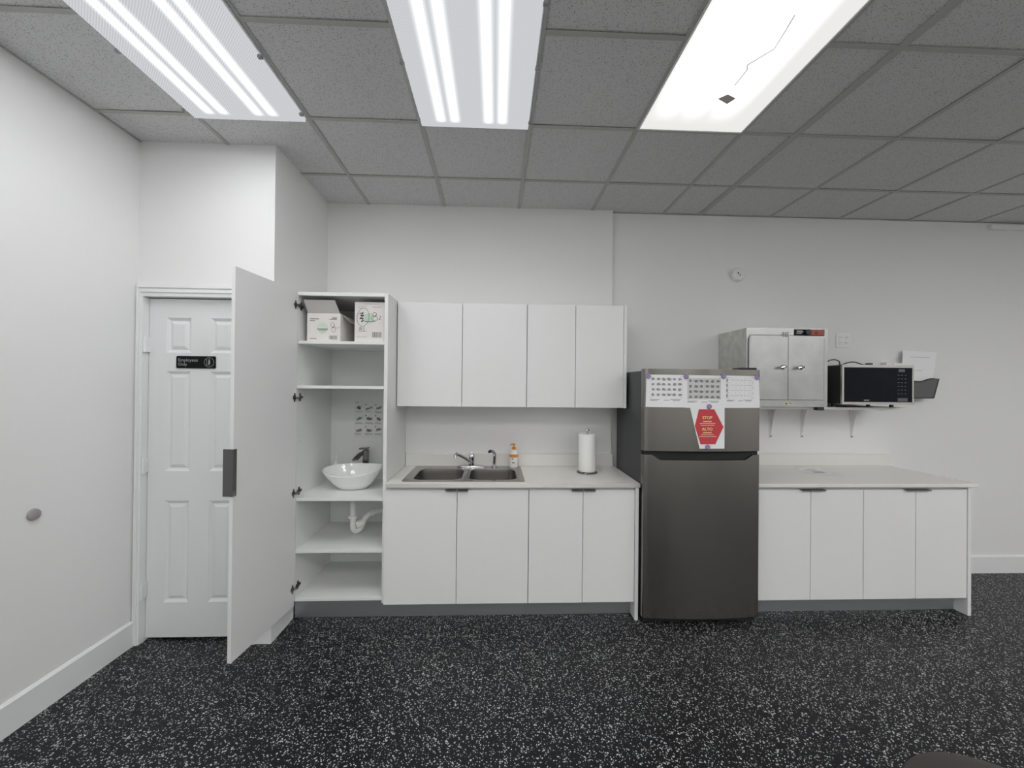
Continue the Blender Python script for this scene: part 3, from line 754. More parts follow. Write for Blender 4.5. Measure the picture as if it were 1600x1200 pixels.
part(stroke(loop(-.922, 1.967, .008, .006, 12)+loop(-.922, 1.952, .010, .008, 12, a0=PI/2), .002, yb2-.0003), 'scribble', M['ink'], b2, smooth=False)
part(stroke([(-.906, 1.968), (-.898, 1.972), (-.896, 1.964), (-.906, 1.946), (-.885, 1.948)], .002, yb2-.0003), 'scribble', M['ink'], b2, smooth=False)

# basin: oval bowl with rising ends
bs = thing('vessel_basin', 'white oval porcelain basin with raised tip on the cabinet shelf', 'basin', (-1.03, 3.03, .826))
def basin_ring(k, z, lift):
    out = []
    for i in range(48):
        t = 2*PI*i/48; c, s = math.cos(t), math.sin(t)
        x = (.215*k if c < 0 else .208*k)*c; y = .150*k*s*(1-.10*c)
        out.append((-1.035+x, 3.035+y, z+lift*(.014*max(0, c)**2+.010*abs(c)**3+.020*s)))
    return out
rg = [basin_ring(k, .8265+h, l) for k, h, l in ((.42, 0, 0), (.50, .004, 0), (.66, .035, .05), (.82, .075, .3), (.94, .104, .7), (1.0, .130, 1), (.985, .134, 1), (.965, .130, 1), (.88, .098, .8), (.74, .07, .3), (.55, .042, .1), (.3, .030, 0), (.08, .028, 0))]
part(MB().loft(rg, True, True), 'bowl', M['porc'], bs)
part(MB().lathe([(.022, 0), (.022, .003), (.012, .005)], (-1.035, 3.035, .8548), n=18), 'drain', M['chrome'], bs)
# square waterfall tap
tp = thing('basin_tap', 'dark chrome waterfall tap behind the white basin', 'faucet', (-1.005, 3.235, .826))
part(MB().rbox(-1.040, -.982, 3.212, 3.262, .8265, .838, .002, 1), 'base', M['dchrome'], tp)
part(MB().rbox(-1.030, -.990, 3.216, 3.258, .838, 1.075, .003, 1), 'column', M['dchrome'], tp)
spt = MB()
rings = []
for u in range(9):
    t = u/8; x = -1.012-.056*t; yy = 3.225-.060*t; z = 1.046-.045*t*t; hw = .018+.010*t
    rings.append([(x+hw*.6, yy+hw*.6, z), (x-hw*.6, yy-hw*.6, z), (x-hw*.6, yy-hw*.6, z+.022-.010*t), (x+hw*.6, yy+hw*.6, z+.022-.010*t)])
spt.loft(rings, True, True); part(spt, 'spout', M['dchrome'], tp, smooth=False)
part(MB().rbox(-1.050, -.988, 3.190, 3.256, 1.082, 1.094, .002, 1).box(-1.016, -1.004, 3.23, 3.244, 1.074, 1.083), 'lever', M['dchrome'], tp, smooth=False)
# small white soap bottle behind the basin
wb = thing('lotion_bottle', 'small white bottle in the corner behind the basin', 'bottle', (-1.240, 3.24, .826))
part(MB().lathe([(.026, 0), (.028, .01), (.028, .10), (.022, .135), (.009, .155), (.009, .165)], (-1.240, 3.24, .8265), n=20), 'body', M['white'], wb)
part(MB().lathe([(.008, .165), (.007, .19), (.003, .205)], (-1.240, 3.24, .8265), n=12), 'nozzle', M['white'], wb)
# trap pipe below the basin shelf
pt = thing('drain_trap', 'white plastic drain trap under the basin shelf', 'drain pipe', (-1.035, 3.035, .48))
part(MB().lathe([(.028, 0), (.028, .016), (.020, .022)], (-1.035, 3.035, .782), n=18), 'flange', M['blackpl'], pt)
part(MB().cyl((-1.035, 3.035, .785), (-1.035, 3.035, .60), .0205).lathe([(.026, 0), (.026, .02)], (-1.035, 3.035, .765), n=18), 'tailpiece', M['pvc'], pt)
part(MB().lathe([(.022, -.006), (.034, -.004), (.034, .010), (.024, .014)], (-1.035, 3.035, .612), n=18), 'slip_nut', M['pvc'], pt)
ub = [(-1.035, 3.035, .612), (-1.035, 3.035, .555)]+[(-1.008-.027*math.cos(PI*i/10*.86), 3.035+.004*i, .540-.034*math.sin(PI*i/10)) for i in range(1, 10)]
ub += [(-.968, 3.09, .585), (-.948, 3.115, .608), (-.925, 3.13, .618)]
part(MB().tube(ub, .0215, 14), 'bend', M['pvc'], pt)
part(MB().cyl((-1.018, 3.05, .548), (-.972, 3.072, .562), .0285, .0285), 'slip_nut', M['pvc'], pt)
part(MB().cyl((-.938, 3.125, .612), (-.918, 3.135, .620), .031, .031).cyl((-.895, 3.145, .622), (-.885, 3.15, .623), .027), 'slip_nut', M['pvc'], pt)
part(MB().tube([(-.928, 3.13, .618), (-.88, 3.155, .623), (-.80, 3.19, .626), (-.7505, 3.21, .628)], .021, 14), 'outlet_pipe', M['pvc'], pt)
part(MB().lathe([(.036, 0), (.036, .010)], (-.7608, 3.206, .628), 'X', n=18), 'escutcheon', M['pvc'], pt)

# hand-washing poster on the back panel
po = thing('handwashing_poster', 'grey instruction poster with nine small pictures above the basin', 'poster', (-1.02, BPY, 1.16))
part(MB().box(-1.137, -.905, BPY-.0012, BPY-.0003, 1.155, 1.452), 'sheet', mat('poster_clear_sheet', (.74, .75, .735), .45), po, smooth=False)
rr = random.Random(11)
yp = BPY-.0016
tx = MB(); tx.v, tx.f = [], []
tx = bars([(-1.127, -1.10, 1.437, 1.441)], yp)
for r in range(3):
    for c in range(3):
        x = -1.127+.078*c; z = 1.425-.088*r
        for q in range(2 if (r or c == 2) else 1): e = bars([(x, x+rr.uniform(.045, .066), z-.062-.007*q, z-.059-.007*q)], yp); tx.add(e.v, e.f)
        if c: e = ring(x+.005, z-.004, .006, .006, yp, 10); tx.add(e.v, e.f)
        pic = MB()
        for k in range(2):
            ox, oz = x+.022+.018*k+rr.uniform(-.006, .006), z-.03+rr.uniform(-.008, .008); n = 9
            pts = [(ox+rr.uniform(.006, .019)*math.cos(2*PI*i/n), yp, oz+rr.uniform(.005, .015)*math.sin(2*PI*i/n)) for i in range(n)]
            pic.add(pts, [tuple(range(n))])
            s = stroke([(ox-.018, oz-.014), (ox, oz-.004), (ox+.018, oz+.012)], .003, yp-.0001); pic.add(s.v, s.f)
        part(pic, 'picture', M['print'], po, smooth=False)
part(tx, 'text_lines', M['print'], po, smooth=False)

# ---------------------------------------------------------------- refrigerator
fr = thing('refrigerator', 'dark stainless top-freezer refrigerator with papers on its freezer door', 'refrigerator', (1.387, 3.0, 0))
FX0, FX1 = .990, 1.786; FC = (FX0+FX1)/2; FH = (FX1-FX0)/2
def fy(x): return 2.664+.024*((x-FC)/FH)**2
part(MB().rbox(.992, 1.784, 2.752, 3.305, .035, 1.695, .004, 2), 'body', M['fside'], fr)
def curved_door(z0f, z1f):
    n = 40; rows = []
    mb = MB(); r = .012
    us = [i/n for i in range(n+1)]
    outline = []
    xs = [FX0+(FX1-FX0)*u for u in us]
    def front(x):
        e = min(x-FX0, FX1-x); off = 0
        if e < r: off = r-math.sqrt(max(0, r*r-(r-e)**2))
        return fy(x)+off
    xs = [FX0, FX0+.0015, FX0+.004, FX0+.008]+[FX0+.012+(FX1-FX0-.024)*u for u in us]+[FX1-.008, FX1-.004, FX1-.0015, FX1]
    k = len(xs)
    vs = []
    for x in xs:
        a, b = z0f(x), z1f(x)
        vs += [(x, front(x), a), (x, front(x), b), (x, 2.742, a), (x, 2.742, b)]
    fs = []
    for i in range(k-1):
        p, q = 4*i, 4*i+4
        fs += [(p, q, q+1, p+1), (p+2, p+3, q+3, q+2), (p+1, q+1, q+3, p+3), (p, p+2, q+2, q)]
    fs += [(0, 1, 3, 2), (4*(k-1), 4*(k-1)+2, 4*(k-1)+3, 4*(k-1)+1)]
    return mb.add(vs, fs)
def notch(x):
    e = min(x-FX0, FX1-x); return 1.134-.034*min(1, max(0, (e-.055)/.05))
fz = part(curved_door(lambda x: 1.160, lambda x: 1.708), 'freezer_door', M['blksteel'], fr)
fd = part(curved_door(lambda x: .048, notch), 'fridge_door', M['blksteel'], fr)
part(MB().box(1.0, 1.776, 2.700, 2.7515, 1.1003, 1.1597), 'handle_recess', M['dark'], fr, smooth=False)
part(MB().box(1.0, 1.776, 2.7425, 2.7515, .05, 1.098).box(1.0, 1.776, 2.7425, 2.7515, 1.162, 1.69), 'gasket', M['dark'], fr, smooth=False)
part(MB().rbox(1.002, 1.774, 2.715, 2.80, .004, .046, .004, 1), 'base_grille', M['blackpl'], fr)
part(MB().rbox(1.655, 1.765, 2.69, 2.80, 1.7085, 1.722, .004, 1), 'hinge_cover', M['blackpl'], fr)
part(MB().cyl((1.05, 3.2, 0), (1.05, 3.2, .036), .02).cyl((1.73, 3.2, 0), (1.73, 3.2, .036), .02).cyl((1.05, 2.79, 0), (1.05, 2.79, .01), .02).cyl((1.73, 2.79, 0), (1.73, 2.79, .01), .02), 'foot', M['blackpl'], fr)

# papers on the freezer door, bent to its curve
def curved_sheet(poly_l, poly_r, off, th=.0005, n=10):
    """poly_l / poly_r: (x, z bottom, z top) at left and right edge"""
    mb = MB(); vs = []
    for i in range(n+1):
        u = i/n
        xb = poly_l[0][0]+(poly_r[0][0]-poly_l[0][0])*u; zb = poly_l[0][1]+(poly_r[0][1]-poly_l[0][1])*u
        xt = poly_l[1][0]+(poly_r[1][0]-poly_l[1][0])*u; zt = poly_l[1][1]+(poly_r[1][1]-poly_l[1][1])*u
        vs += [(xb, fy(xb)-off-th, zb), (xt, fy(xt)-off-th, zt), (xb, fy(xb)-off, zb), (xt, fy(xt)-off, zt)]
    fs = []
    for i in range(n):
        p, q = 4*i, 4*i+4
        fs += [(p, q, q+1, p+1), (p+2, p+3, q+3, q+2), (p+1, q+1, q+3, p+3), (p, p+2, q+2, q)]
    fs += [(0, 1, 3, 2), (4*n, 4*n+2, 4*n+3, 4*n+1)]
    return mb.add(vs, fs)
def onf(mb, pts, off): return mb.add([(x, fy(x)-off, z) for x, z in pts], [tuple(range(len(pts)))])
sheets = [('printed calendar sheet at the left on the freezer door', (1.000, 1.453, 1.004, 1.668), (1.262, 1.452, 1.262, 1.668), 0, .0008),
          ('printed calendar sheet in the middle on the freezer door', (1.262, 1.450, 1.262, 1.668), (1.528, 1.448, 1.512, 1.666), 1, .0014),
          ('printed sheet with a plain grid at the right on the freezer door', (1.514, 1.450, 1.510, 1.668), (1.781, 1.452, 1.774, 1.664), 2, .0022)]
for lab, a, b, kind, off in sheets:
    # a = (x bottom-left, z bottom, x top-left, z top)
    t = thing('calendar_sheet', lab, 'paper', ((a[0]+b[0])/2, fy((a[0]+b[0])/2), a[1]), 'calendar sheets on the freezer door')
    part(curved_sheet(((a[0], a[1]), (a[2], a[3])), ((b[0], b[1]), (b[2], b[3])), off), 'sheet', M['paper'], t, smooth=False)
    o2 = off+.0009; rr = random.Random(20+kind)
    x0 = a[0]+.028; x1 = b[0]-.022 if kind == 0 else b[0]-.030; zt, zb = 1.655, 1.517
    if kind == 1: x0 = a[0]+.012; zt = 1.648; zb = 1.508
    g = MB()
    if kind == 2: x1 = b[0]-.05
    nx = 6
    for r in range(5):
        z = zt-(zt-zb)*r/4; h = .0011 if (kind == 2 or r in (0, 4)) else .0005
        onf(g, [(x0, z-h), (x1, z-h), (x1, z+h), (x0, z+h)], o2)
    for c in range(nx+1):
        x = x0+(x1-x0)*c/nx; h = .0004
        onf(g, [(x-h, zb), (x+h, zb), (x+h, zt), (x-h, zt)], o2)
    part(g, 'grid_lines', M['print'] if kind != 0 else M['printl'], t, smooth=False)
    pc = MB()
    for r in range(4):
        for c in range(nx):
            cx = x0+(x1-x0)*(c+.5)/nx; cz = zt-(zt-zb)*(r+.52)/4
            if kind == 2:
                onf(pc, [(cx-.012, cz-.001), (cx+.006, cz-.001), (cx+.006, cz+.001), (cx-.012, cz+.001)], o2)
                if c == 0: onf(pc, [(x0-.004, cz-.012), (x0+.004, cz-.012), (x0+.004, cz+.010), (x0-.004, cz+.010)], o2)
            else:
                n = 9; f = 1 if c else .8
                pts = [(cx+f*rr.uniform(.009, .0175)*math.cos(2*PI*i/n), cz+(-.002 if kind else .002)+rr.uniform(.007, .0125)*math.sin(2*PI*i/n)) for i in range(n)]
                onf(pc, pts, o2+.0002)
    part(pc, 'entries', M['print'] if kind else mat('print_mid', (.33, .34, .33), .85), t, smooth=False)
    if kind == 1:
        bgm = MB(); onf(bgm, [(x0, zb), ((x0+x1)/2, zb), (x1, zb), (x1, zt), ((x0+x1)/2, zt), (x0, zt)], o2-.0002); 
        bgm = MB()
        for i in range(6):
            xa, xb2 = x0+(x1-x0)*i/6, x0+(x1-x0)*(i+1)/6
            onf(bgm, [(xa, zb), (xb2, zb), (xb2, zt), (xa, zt)], o2-.0002)
        part(bgm, 'shading', mat('print_shade', (.66, .66, .66), .85, spec=.1), t, smooth=False)
    fl = MB()
    for (u0, u1, z) in ((0, .30, zb-.014), (.0, .22, zb-.020), (.42, .60, zb-.018), (.62, .95, zb-.013), (.7, .92, zb-.020)):
        onf(fl, [(x0+(x1-x0)*u0, z-.0016), (x0+(x1-x0)*u1, z-.0016), (x0+(x1-x0)*u1, z+.0016), (x0+(x1-x0)*u0, z+.0016)], o2)
    part(fl, 'footer_lines', M['print'], t, smooth=False)

st = thing('stop_notice', 'white sheet with red hexagon reading STOP and ALTO on the freezer door', 'notice', (1.43, fy(1.43), 1.18))
OFS = .0032
part(curved_sheet(((1.357, 1.179), (1.290, 1.452)), ((1.527, 1.180), (1.526, 1.452)), OFS), 'sheet', M['paper'], st, smooth=False)
hexp = [(1.350, 1.441), (1.455, 1.441), (1.519, 1.324), (1.463, 1.208), (1.362, 1.208), (1.323, 1.330)]
hx = MB(); nn = 14
def hexz(x):
    zs = []
    for (xa, za), (xb, zb) in zip(hexp, hexp[1:]+hexp[:1]):
        if min(xa, xb) <= x <= max(xa, xb) and xa != xb: zs.append(za+(zb-za)*(x-xa)/(xb-xa))
    return (min(zs), max(zs))
xs = sorted(set([1.323+(1.519-1.323)*i/nn for i in range(nn+1)]+[p[0] for p in hexp]))
for xa, xb in zip(xs, xs[1:]):
    a, b = hexz(xa+1e-6), hexz(xb-1e-6); onf(hx, [(xa, a[0]), (xb, b[0]), (xb, b[1]), (xa, a[1])], OFS+.0009)
part(hx, 'red_hexagon', M['red'], st, smooth=False)
yt = fy(1.41)-OFS-.0020
wall_text('STOP', .028, M['yellow'], 1.407, yt, 1.376, st, bold=.0006); wall_text('ALTO', .028, M['yellow'], 1.407, yt, 1.300, st, bold=.0006)
ly = MB(); lp = MB()
for (xa, xb, z, yel) in ((1.378, 1.437, 1.360, 1), (1.356, 1.462, 1.347, 0), (1.362, 1.456, 1.335, 0), (1.378, 1.437, 1.286, 1), (1.366, 1.450, 1.273, 0), (1.352, 1.470, 1.260, 0)):
    mb = ly if yel else lp; h = .0030 if yel else .0017
    onf(mb, [(xa, z-h), ((xa+xb)/2, z-h), (xb, z-h), (xb, z+h), ((xa+xb)/2, z+h), (xa, z+h)], OFS+.0014)
part(ly, 'underline', M['yellow'], st, smooth=False); part(lp, 'text_lines', M['pink'], st, smooth=False)
mags = [(1.015, 1.657, 'purple magnet at the top left corner of the left calendar sheet', .0019),
        (1.262, 1.659, 'purple magnet where left and middle calendar sheets meet', .0026),
        (1.516, 1.661, 'purple magnet where middle and right sheets meet', .0032),
        (1.755, 1.655, 'purple magnet at the top right corner of the right sheet', .0032),
        (1.418, 1.460, 'purple magnet at the top of the red STOP notice', .0046),
        (1.409, 1.191, 'purple magnet at the bottom of the red STOP notice', .0046)]
mme = None
for x, z, lab, off in mags:
    if mme is None:
        mb = MB(); rings = []
        for r, h in ((.0155, 0), (.0165, -.004), (.0150, -.009), (.010, -.0115), (.004, -.0105)):
            rings.append([(r*(1+.07*math.cos(8*2*PI*i/40))*math.cos(2*PI*i/40), h, r*(1+.07*math.cos(8*2*PI*i/40))*math.sin(2*PI*i/40)) for i in range(40)])
        mb.loft(rings, True, True); mme = mb.mesh('magnet', M['purple'])
    o = link('magnet', mme); o.location = (x, fy(x)-off, z); tag(o, lab, 'magnet', 'purple magnets on the freezer door')

# ---------------------------------------------------------------- wall shelf, warmer, microwave
sh = thing('wall_shelf', 'narrow white wall shelf on three brackets carrying warmer and microwave', 'shelf', (2.55, 3.2, 1.43))
part(MB().rbox(1.92, 3.205, 3.045, YBR-.001, 1.424, 1.445, .002, 1), 'board', M['white'], sh)
for x in (2.342, 2.616, 3.055):
    b = MB(); hw = .011
    prf = [(x-.010, 1.164), (x+.010, 1.164), (x+.012, 1.30), (x+.018, 1.37), (x+.034, 1.4234), (x-.034, 1.4234), (x-.018, 1.37), (x-.012, 1.30)]
    b.prism(prf, YBR-.006, YBR-.001)
    b.box(x-hw, x+hw, 3.09, YBR-.006, 1.4175, 1.4234)
    pr = [(YBR-.006, 1.19), (YBR-.006, 1.4175), (YBR-.075, 1.4175), (YBR-.060, 1.395), (YBR-.040, 1.34), (YBR-.022, 1.26)]
    b.add([(x-.004, y, z) for y, z in pr]+[(x+.004, y, z) for y, z in pr], [tuple(range(6)), tuple(range(11, 5, -1))]+[(i, (i+1)%6, 6+(i+1)%6, 6+i) for i in range(6)])
    br = part(b, 'bracket', M['white'], sh, smooth=False)
    sub(MB().lathe([(.006, 0), (.006, -.003), (.002, -.004)], (x, YBR-.0065, 1.178), 'Y', n=12), 'screw', M['hinge'], br)

wm = thing('food_warmer', 'silver two-door metal food warmer cabinet on the wall shelf', 'food warmer', (2.2, 3.18, 1.446))
WX0, WX1, WY0, WY1, WZ0, WZ1 = 1.882, 2.514, 2.998, YBR-.003, 1.4465, 2.040
part(MB().rbox(WX0, WX1, WY0+.004, WY1, WZ0, WZ1, .003, 1), 'body', M['warms'], wm)
ff = MB().box(WX0, WX1, WY0, WY0+.0038, WZ1-.052, WZ1).box(WX0, WX1, WY0, WY0+.0038, WZ0, WZ0+.050).box(WX0, WX0+.022, WY0, WY0+.0038, WZ0+.05, WZ1-.052).box(WX1-.034, WX1, WY0, WY0+.0038, WZ0+.05, WZ1-.052)
part(ff, 'face_frame', M['warm'], wm, smooth=False)
for x0, x1, hxx, hs in ((WX0+.024, 2.197, 2.143, 1), (2.199, WX1-.036, 2.283, -1)):
    d = part(MB().rbox(x0, x1, WY0-.012, WY0-.0005, WZ0+.052, WZ1-.055, .003, 1), 'door', M['warm'], wm)
    h = MB().lathe([(.017, 0), (.017, -.006), (.009, -.010), (.008, -.022)], (hxx+.012, WY0-.0125, 1.744), 'Y', n=16)
    h.tube([(hxx+.022, WY0-.034, 1.748), (hxx, WY0-.037, 1.744), (hxx-.030, WY0-.036, 1.738)], [.008, .0095, .009], 10)
    sub(h, 'latch_handle', M['chrome'], d)
for xh, in ((WX0+.020,), (WX1-.031,)):
    part(MB().cyl((xh, WY0-.008, WZ0+.07), (xh, WY0-.008, WZ1-.075), .0065, n=10), 'piano_hinge', M['mframe'], wm)
ctl = part(MB().box(2.252, 2.484, WY0-.006, WY0-.0004, 1.987, 2.032), 'control_plate', M['sign'], wm, smooth=False)
sub(MB().box(2.338, 2.481, WY0-.0072, WY0-.0062, 1.990, 2.029), 'red_label', M['wred'], ctl, smooth=False)
sub(MB().lathe([(.024, -.0065), (.023, -.020), (.019, -.024), (.001, -.025)], (2.350, WY0, 2.0095), 'Y', n=20), 'dial', M['blackpl'], ctl)
sub(MB().lathe([(.015, -.0073), (.013, -.011), (.001, -.012)], (2.425, WY0, 2.0095), 'Y', n=16), 'indicator', mat('indicator_red', (.30, .03, .02), .3), ctl)
e = MB()
for za, zb, xa, xb in ((2.018, 2.0225, 2.265, 2.312), (2.010, 2.0145, 2.268, 2.318), (2.000, 2.0045, 2.262, 2.306)):
    e.quad((xa, WY0-.0064, za), (xb, WY0-.0064, za), (xb, WY0-.0064, zb), (xa, WY0-.0064, zb))
sub(e, 'plate_text', M['printl'], ctl, smooth=False)
part(ring(2.008, 2.020, .017, .004, WY0-.0008, 24), 'embossed_badge', M['printl'], wm, smooth=False)
eb = MB(); rr = random.Random(5)
for k in range(9):
    x = 2.150+.017*(k % 3)+rr.uniform(-.004, .004); z = 2.000-.014*(k//3); 
    eb.quad((x, WY0-.0126, z), (x+rr.uniform(.006, .016), WY0-.0126, z+.001), (x+.012, WY0-.0126, z+.008), (x+.003, WY0-.0126, z+.007))
part(eb, 'logo_print', M['ink'], wm, smooth=False)
cl = part(MB().box(2.178, 2.246, WY0-.0012, WY0-.0003, 1.462, 1.482), 'caution_label', M['yellowlab'], wm, smooth=False)
cm = MB(); cm.add([(2.183, WY0-.0014, 1.465), (2.203, WY0-.0014, 1.465), (2.193, WY0-.0014, 1.480)], [(0, 1, 2)])
for z in (1.474, 1.468): cm.quad((2.208, WY0-.0014, z), (2.242, WY0-.0014, z), (2.242, WY0-.0014, z+.003), (2.208, WY0-.0014, z+.003))
sub(cm, 'caution_mark', M['ink'], cl, smooth=False)
part(MB().rbox(2.440, 2.495, 3.002, 3.043, 1.420, 1.446, .003, 1), 'foot', M['blackpl'], wm)

mw = thing('microwave', 'silver framed microwave with black glass door on the wall shelf', 'microwave', (2.867, 3.13, 1.4455))
MX0, MX1, MY0, MY1, MZ0, MZ1 = 2.588, 3.146, 2.950, 3.330, 1.470, 1.768
part(MB().rbox(MX0+.003, MX1-.003, MY0+.016, MY1, MZ0+.002, MZ1-.002, .004, 1), 'housing', M['mside'], mw)
me = flat_with_holes([(MX0, MZ0), (MX1, MZ0), (MX1, MZ1), (MX0, MZ1)], [[(MX0+.014, MZ0+.018), (MX1-.012, MZ0+.018), (MX1-.012, MZ1-.020), (MX0+.014, MZ1-.020)]], 0, .0075)
me.transform(Matrix.Translation((0, MY0+.008, 0)) @ Matrix.Rotation(PI/2, 4, 'X')); me.materials.clear(); me.materials.append(M['mframe'])
place(link('front_frame', me), mw)
part(MB().box(MX0+.0143, 2.998, MY0+.003, MY0+.0155, MZ0+.0183, MZ1-.0203), 'door_glass', M['glassblk'], mw, smooth=False)
cp = part(MB().box(3.000, MX1-.0123, MY0+.004, MY0+.0155, MZ0+.0183, MZ1-.0203), 'control_panel', M['glassblk'], mw, smooth=False)
sub(MB().box(3.028, 3.078, MY0+.0030, MY0+.0038, 1.716, 1.738), 'display', M['dispg'], cp, smooth=False)
kb = MB()
for r in range(6):
    for c in range(3):
        x = 3.022+.027*c; z = 1.690-.028*r; kb.box(x, x+.014, MY0+.0030, MY0+.0038, z, z+.005)
sub(kb, 'key_legends', M['dispg'], cp, smooth=False)
sub(MB().box(3.022, 3.100, MY0+.0030, MY0+.0038, 1.494, 1.520), 'open_button', M['dispg'], cp, smooth=False)
part(bars([(2.758, 2.800, 1.499, 1.505)], MY0+.0026), 'logo_print', M['mframe'], mw, smooth=False)
part(MB().cyl((2.63, 3.08, 1.4455), (2.63, 3.08, MZ0+.003), .014).cyl((3.10, 3.08, 1.4455), (3.10, 3.08, MZ0+.003), .014).cyl((2.63, 3.28, 1.4455), (2.63, 3.28, MZ0+.003), .014).cyl((3.10, 3.28, 1.4455), (3.10, 3.28, MZ0+.003), .014), 'foot', M['blackpl'], mw)
cd = MB(); cpts = [(2.66, 3.20, 1.770), (2.68, 3.21, 1.795), (2.72, 3.22, 1.818), (2.765, 3.22, 1.822), (2.79, 3.21, 1.806), (2.785, 3.20, 1.782), (2.80, 3.19, 1.783), (2.85, 3.19, 1.800), (2.90, 3.19, 1.803), (2.945, 3.19, 1.790), (2.98, 3.19, 1.782), (3.02, 3.19, 1.784)]
# smooth the cord
def catmull(p, n=5):
    p = [Vector(q) for q in p]; out = []
    for i in range(len(p)-1):
        a, b, c, d = p[max(i-1, 0)], p[i], p[i+1], p[min(i+2, len(p)-1)]
        for k in range(n):
            t = k/n; out.append(.5*((2*b)+(c-a)*t+(2*a-5*b+4*c-d)*t*t+(3*b-a-3*c+d)*t**3))
    return out+[p[-1]]
part(cd.tube(catmull(cpts), .0045, 8), 'power_cord', M['blackpl'], mw)
part(MB().rbox(3.000, 3.045, 3.176, 3.206, 1.7685, 1.796, .006, 2), 'plug', M['blackpl'], mw)

# ---------------------------------------------------------------- wall fittings
sd = thing('smoke_detector', 'round white smoke detector on the wall above the refrigerator', 'smoke detector', (2.040, YBR, 2.545))
part(MB().lathe([(.060, -.001), (.060, -.012), (.054, -.020), (.050, -.032), (.040, -.037), (.001, -.038)], (2.040, YBR, 2.545), 'Y', n=36), 'housing', M['white'], sd)
part(MB().lathe([(.007, -.036), (.006, -.0395), (.001, -.040)], (2.030, YBR, 2.552), 'Y', n=12).lathe([(.006, -.036), (.005, -.0395), (.001, -.040)], (2.044, YBR, 2.534), 'Y', n=12), 'sounder_hole', M['blackpl'], sd)
ol = thing('wall_outlet', 'white square four-socket outlet plate above the microwave', 'outlet', (2.974, YBR, 2.0))
part(MB().rbox(2.910, 3.038, YBR-.008, YBR-.001, 1.938, 2.064, .003, 2), 'plate', M['white'], ol)
for x in (2.949, 2.999):
    for z in (1.978, 2.024):
        s = part(MB().prism(rrect(x-.017, x+.017, z-.015, z+.015, .010, 4), YBR-.011, YBR-.0082), 'socket', M['white'], ol, smooth=False)
        sub(MB().box(x-.009, x-.006, YBR-.0115, YBR-.0111, z-.003, z+.008).box(x+.006, x+.009, YBR-.0115, YBR-.0111, z-.003, z+.008), 'slot', M['print'], s, smooth=False)

wp = thing('wall_file_pocket', 'dark grey file pocket hung on the wall behind the microwave', 'file pocket', (3.58, 3.33, 1.512))
fp = [(3.42, 1.515), (3.694, 1.515), (3.738, 1.678), (3.668, 1.678), (3.640, 1.672), (3.600, 1.657), (3.565, 1.652), (3.42, 1.660)]
part(MB().prism(fp, 3.300, 3.304), 'front', M['pocket'], wp, smooth=False)
part(MB().box(3.42, 3.694, 3.3045, YBR-.002, 1.512, 1.516), 'bottom', M['pocket'], wp, smooth=False)
part(MB().prism([(3.42, 1.515), (3.694, 1.515), (3.745, 1.70), (3.42, 1.70)], YBR-.006, YBR-.002), 'back', M['pocket'], wp, smooth=False)
ed = MB(); pth = [(3.694, 3.301, 1.515), (3.738, 3.301, 1.678), (3.668, 3.301, 1.678), (3.640, 3.301, 1.672), (3.600, 3.301, 1.657), (3.565, 3.301, 1.652), (3.42, 3.301, 1.660)]
part(ed.tube(pth, .005, 8).tube([(3.42, 3.301, 1.514), (3.694, 3.301, 1.515)], .004, 8), 'rim', M['blackpl'], wp)
sm = MB(); sm.add([(3.694, 3.304, 1.515), (3.738, 3.304, 1.678), (3.742, YBR-.006, 1.69), (3.694, YBR-.006, 1.515)], [(0, 1, 2, 3)]); part(sm, 'side', M['pocket'], wp, smooth=False)
def leaning(name, pts, yb, yt, label, lines, cat='paper', grp='papers in the wall pocket'):
    t = thing(name, label, cat, (pts[0][0], yb, pts[0][1]), grp)
    zs = [p[1] for p in pts]; z0, z1 = min(zs), max(zs)
    Y = lambda z: yb+(yt-yb)*(z-z0)/(z1-z0)
    n = len(pts); th = .003
    vs = [(x, Y(z), z) for x, z in pts]+[(x, Y(z)+th, z) for x, z in pts]
    part(MB().add(vs, [tuple(range(n)), tuple(range(2*n-1, n-1, -1))]+[(i, i+n, (i+1) % n+n, (i+1) % n) for i in range(n)]), 'sheets', M['paper'], t, smooth=False)
    ln = MB()
    for xa, xb, z in lines: ln.quad((xa, Y(z)-.0006, z), (xb, Y(z)-.0006, z-.004), (xb, Y(z)-.0006, z), (xa, Y(z)-.0006, z+.004))
    part(ln, 'print_lines', M['printl'], t, smooth=False)
leaning('paper_stack', [(3.45, 1.525), (3.69, 1.525), (3.777, 1.905), (3.474, 1.920)], 3.340, 3.352, 'taller white sheet with one printed line sticking out of the grey pocket', [(3.54, 3.71, 1.862)])
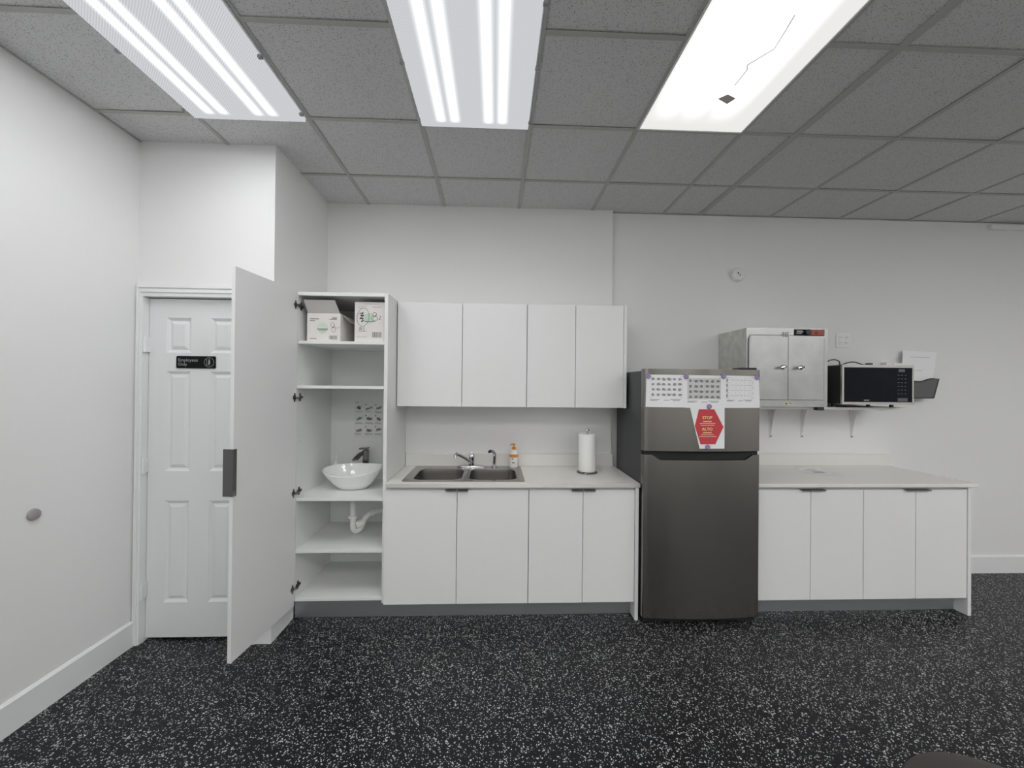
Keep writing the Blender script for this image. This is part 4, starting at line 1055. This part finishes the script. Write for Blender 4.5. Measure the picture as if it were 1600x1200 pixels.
leaning('paper_stack', [(3.43, 1.522), (3.68, 1.522), (3.740, 1.818), (3.36, 1.806)], 3.318, 3.328, 'shorter white sheets in front inside the grey pocket', [(3.50, 3.62, 1.748)])
tag(MB().rbox(3.312, 3.40, 3.335, YBR-.002, 1.776, 1.816, .006, 2).obj('wall_dispenser', M['white']), 'small white box on the wall half hidden behind the microwave top', 'dispenser')

# sheet lying on the right worktop
pa = thing('paper_sheet', 'white printed sheet lying flat on the right countertop', 'paper', (2.54, 3.11, .9303))
Pq = [(2.431, 3.236), (2.411, 2.976), (2.631, 2.966), (2.650, 3.244)]
mb = MB(); mb.add([(x, y, .9304) for x, y in Pq]+[(x, y, .9312) for x, y in Pq], [(0, 3, 2, 1), (4, 5, 6, 7), (0, 1, 5, 4), (1, 2, 6, 5), (2, 3, 7, 6), (3, 0, 4, 7)])
part(mb, 'sheet', M['paper'], pa, smooth=False)
pr_ = MB()
for v0, v1 in ((.15, .26), (.40, .62)):
    def P(u, v):
        a = Vector(Pq[0]).lerp(Vector(Pq[3]), u); b = Vector(Pq[1]).lerp(Vector(Pq[2]), u); c = a.lerp(b, v); return (c.x, c.y, .9316)
    pr_.quad(P(.3, v0), P(.7, v0), P(.7, v1), P(.3, v1))
part(pr_, 'print_block', M['printl'], pa, smooth=False)

# white conduit box under the ceiling, far right
tag(MB().rbox(4.28, 4.75, YBR-.03, YBR-.001, CE-.062, CE-.018, .004, 1).obj('wall_conduit', M['wall']), 'thin white conduit on the wall just under the ceiling at the right', 'conduit')

# round brown stool, only its rim in view at the bottom
so = thing('round_stool', 'dark brown round-topped stool cut off by the lower edge of the picture', 'stool', (1.395, .997, 0))
part(MB().lathe([(.20, .36), (.235, .365), (.255, .385), (.258, .415), (.245, .440), (.20, .450), (.001, .452)], (1.395, .997, 0), n=48), 'seat', M['brown'], so)
for k in range(4):
    a = PI/4+k*PI/2; part(MB().cyl((1.395+.16*math.cos(a), .997+.16*math.sin(a), .362), (1.395+.21*math.cos(a), .997+.21*math.sin(a), 0), .016, .012, 12), 'leg', M['blackpl'], so)
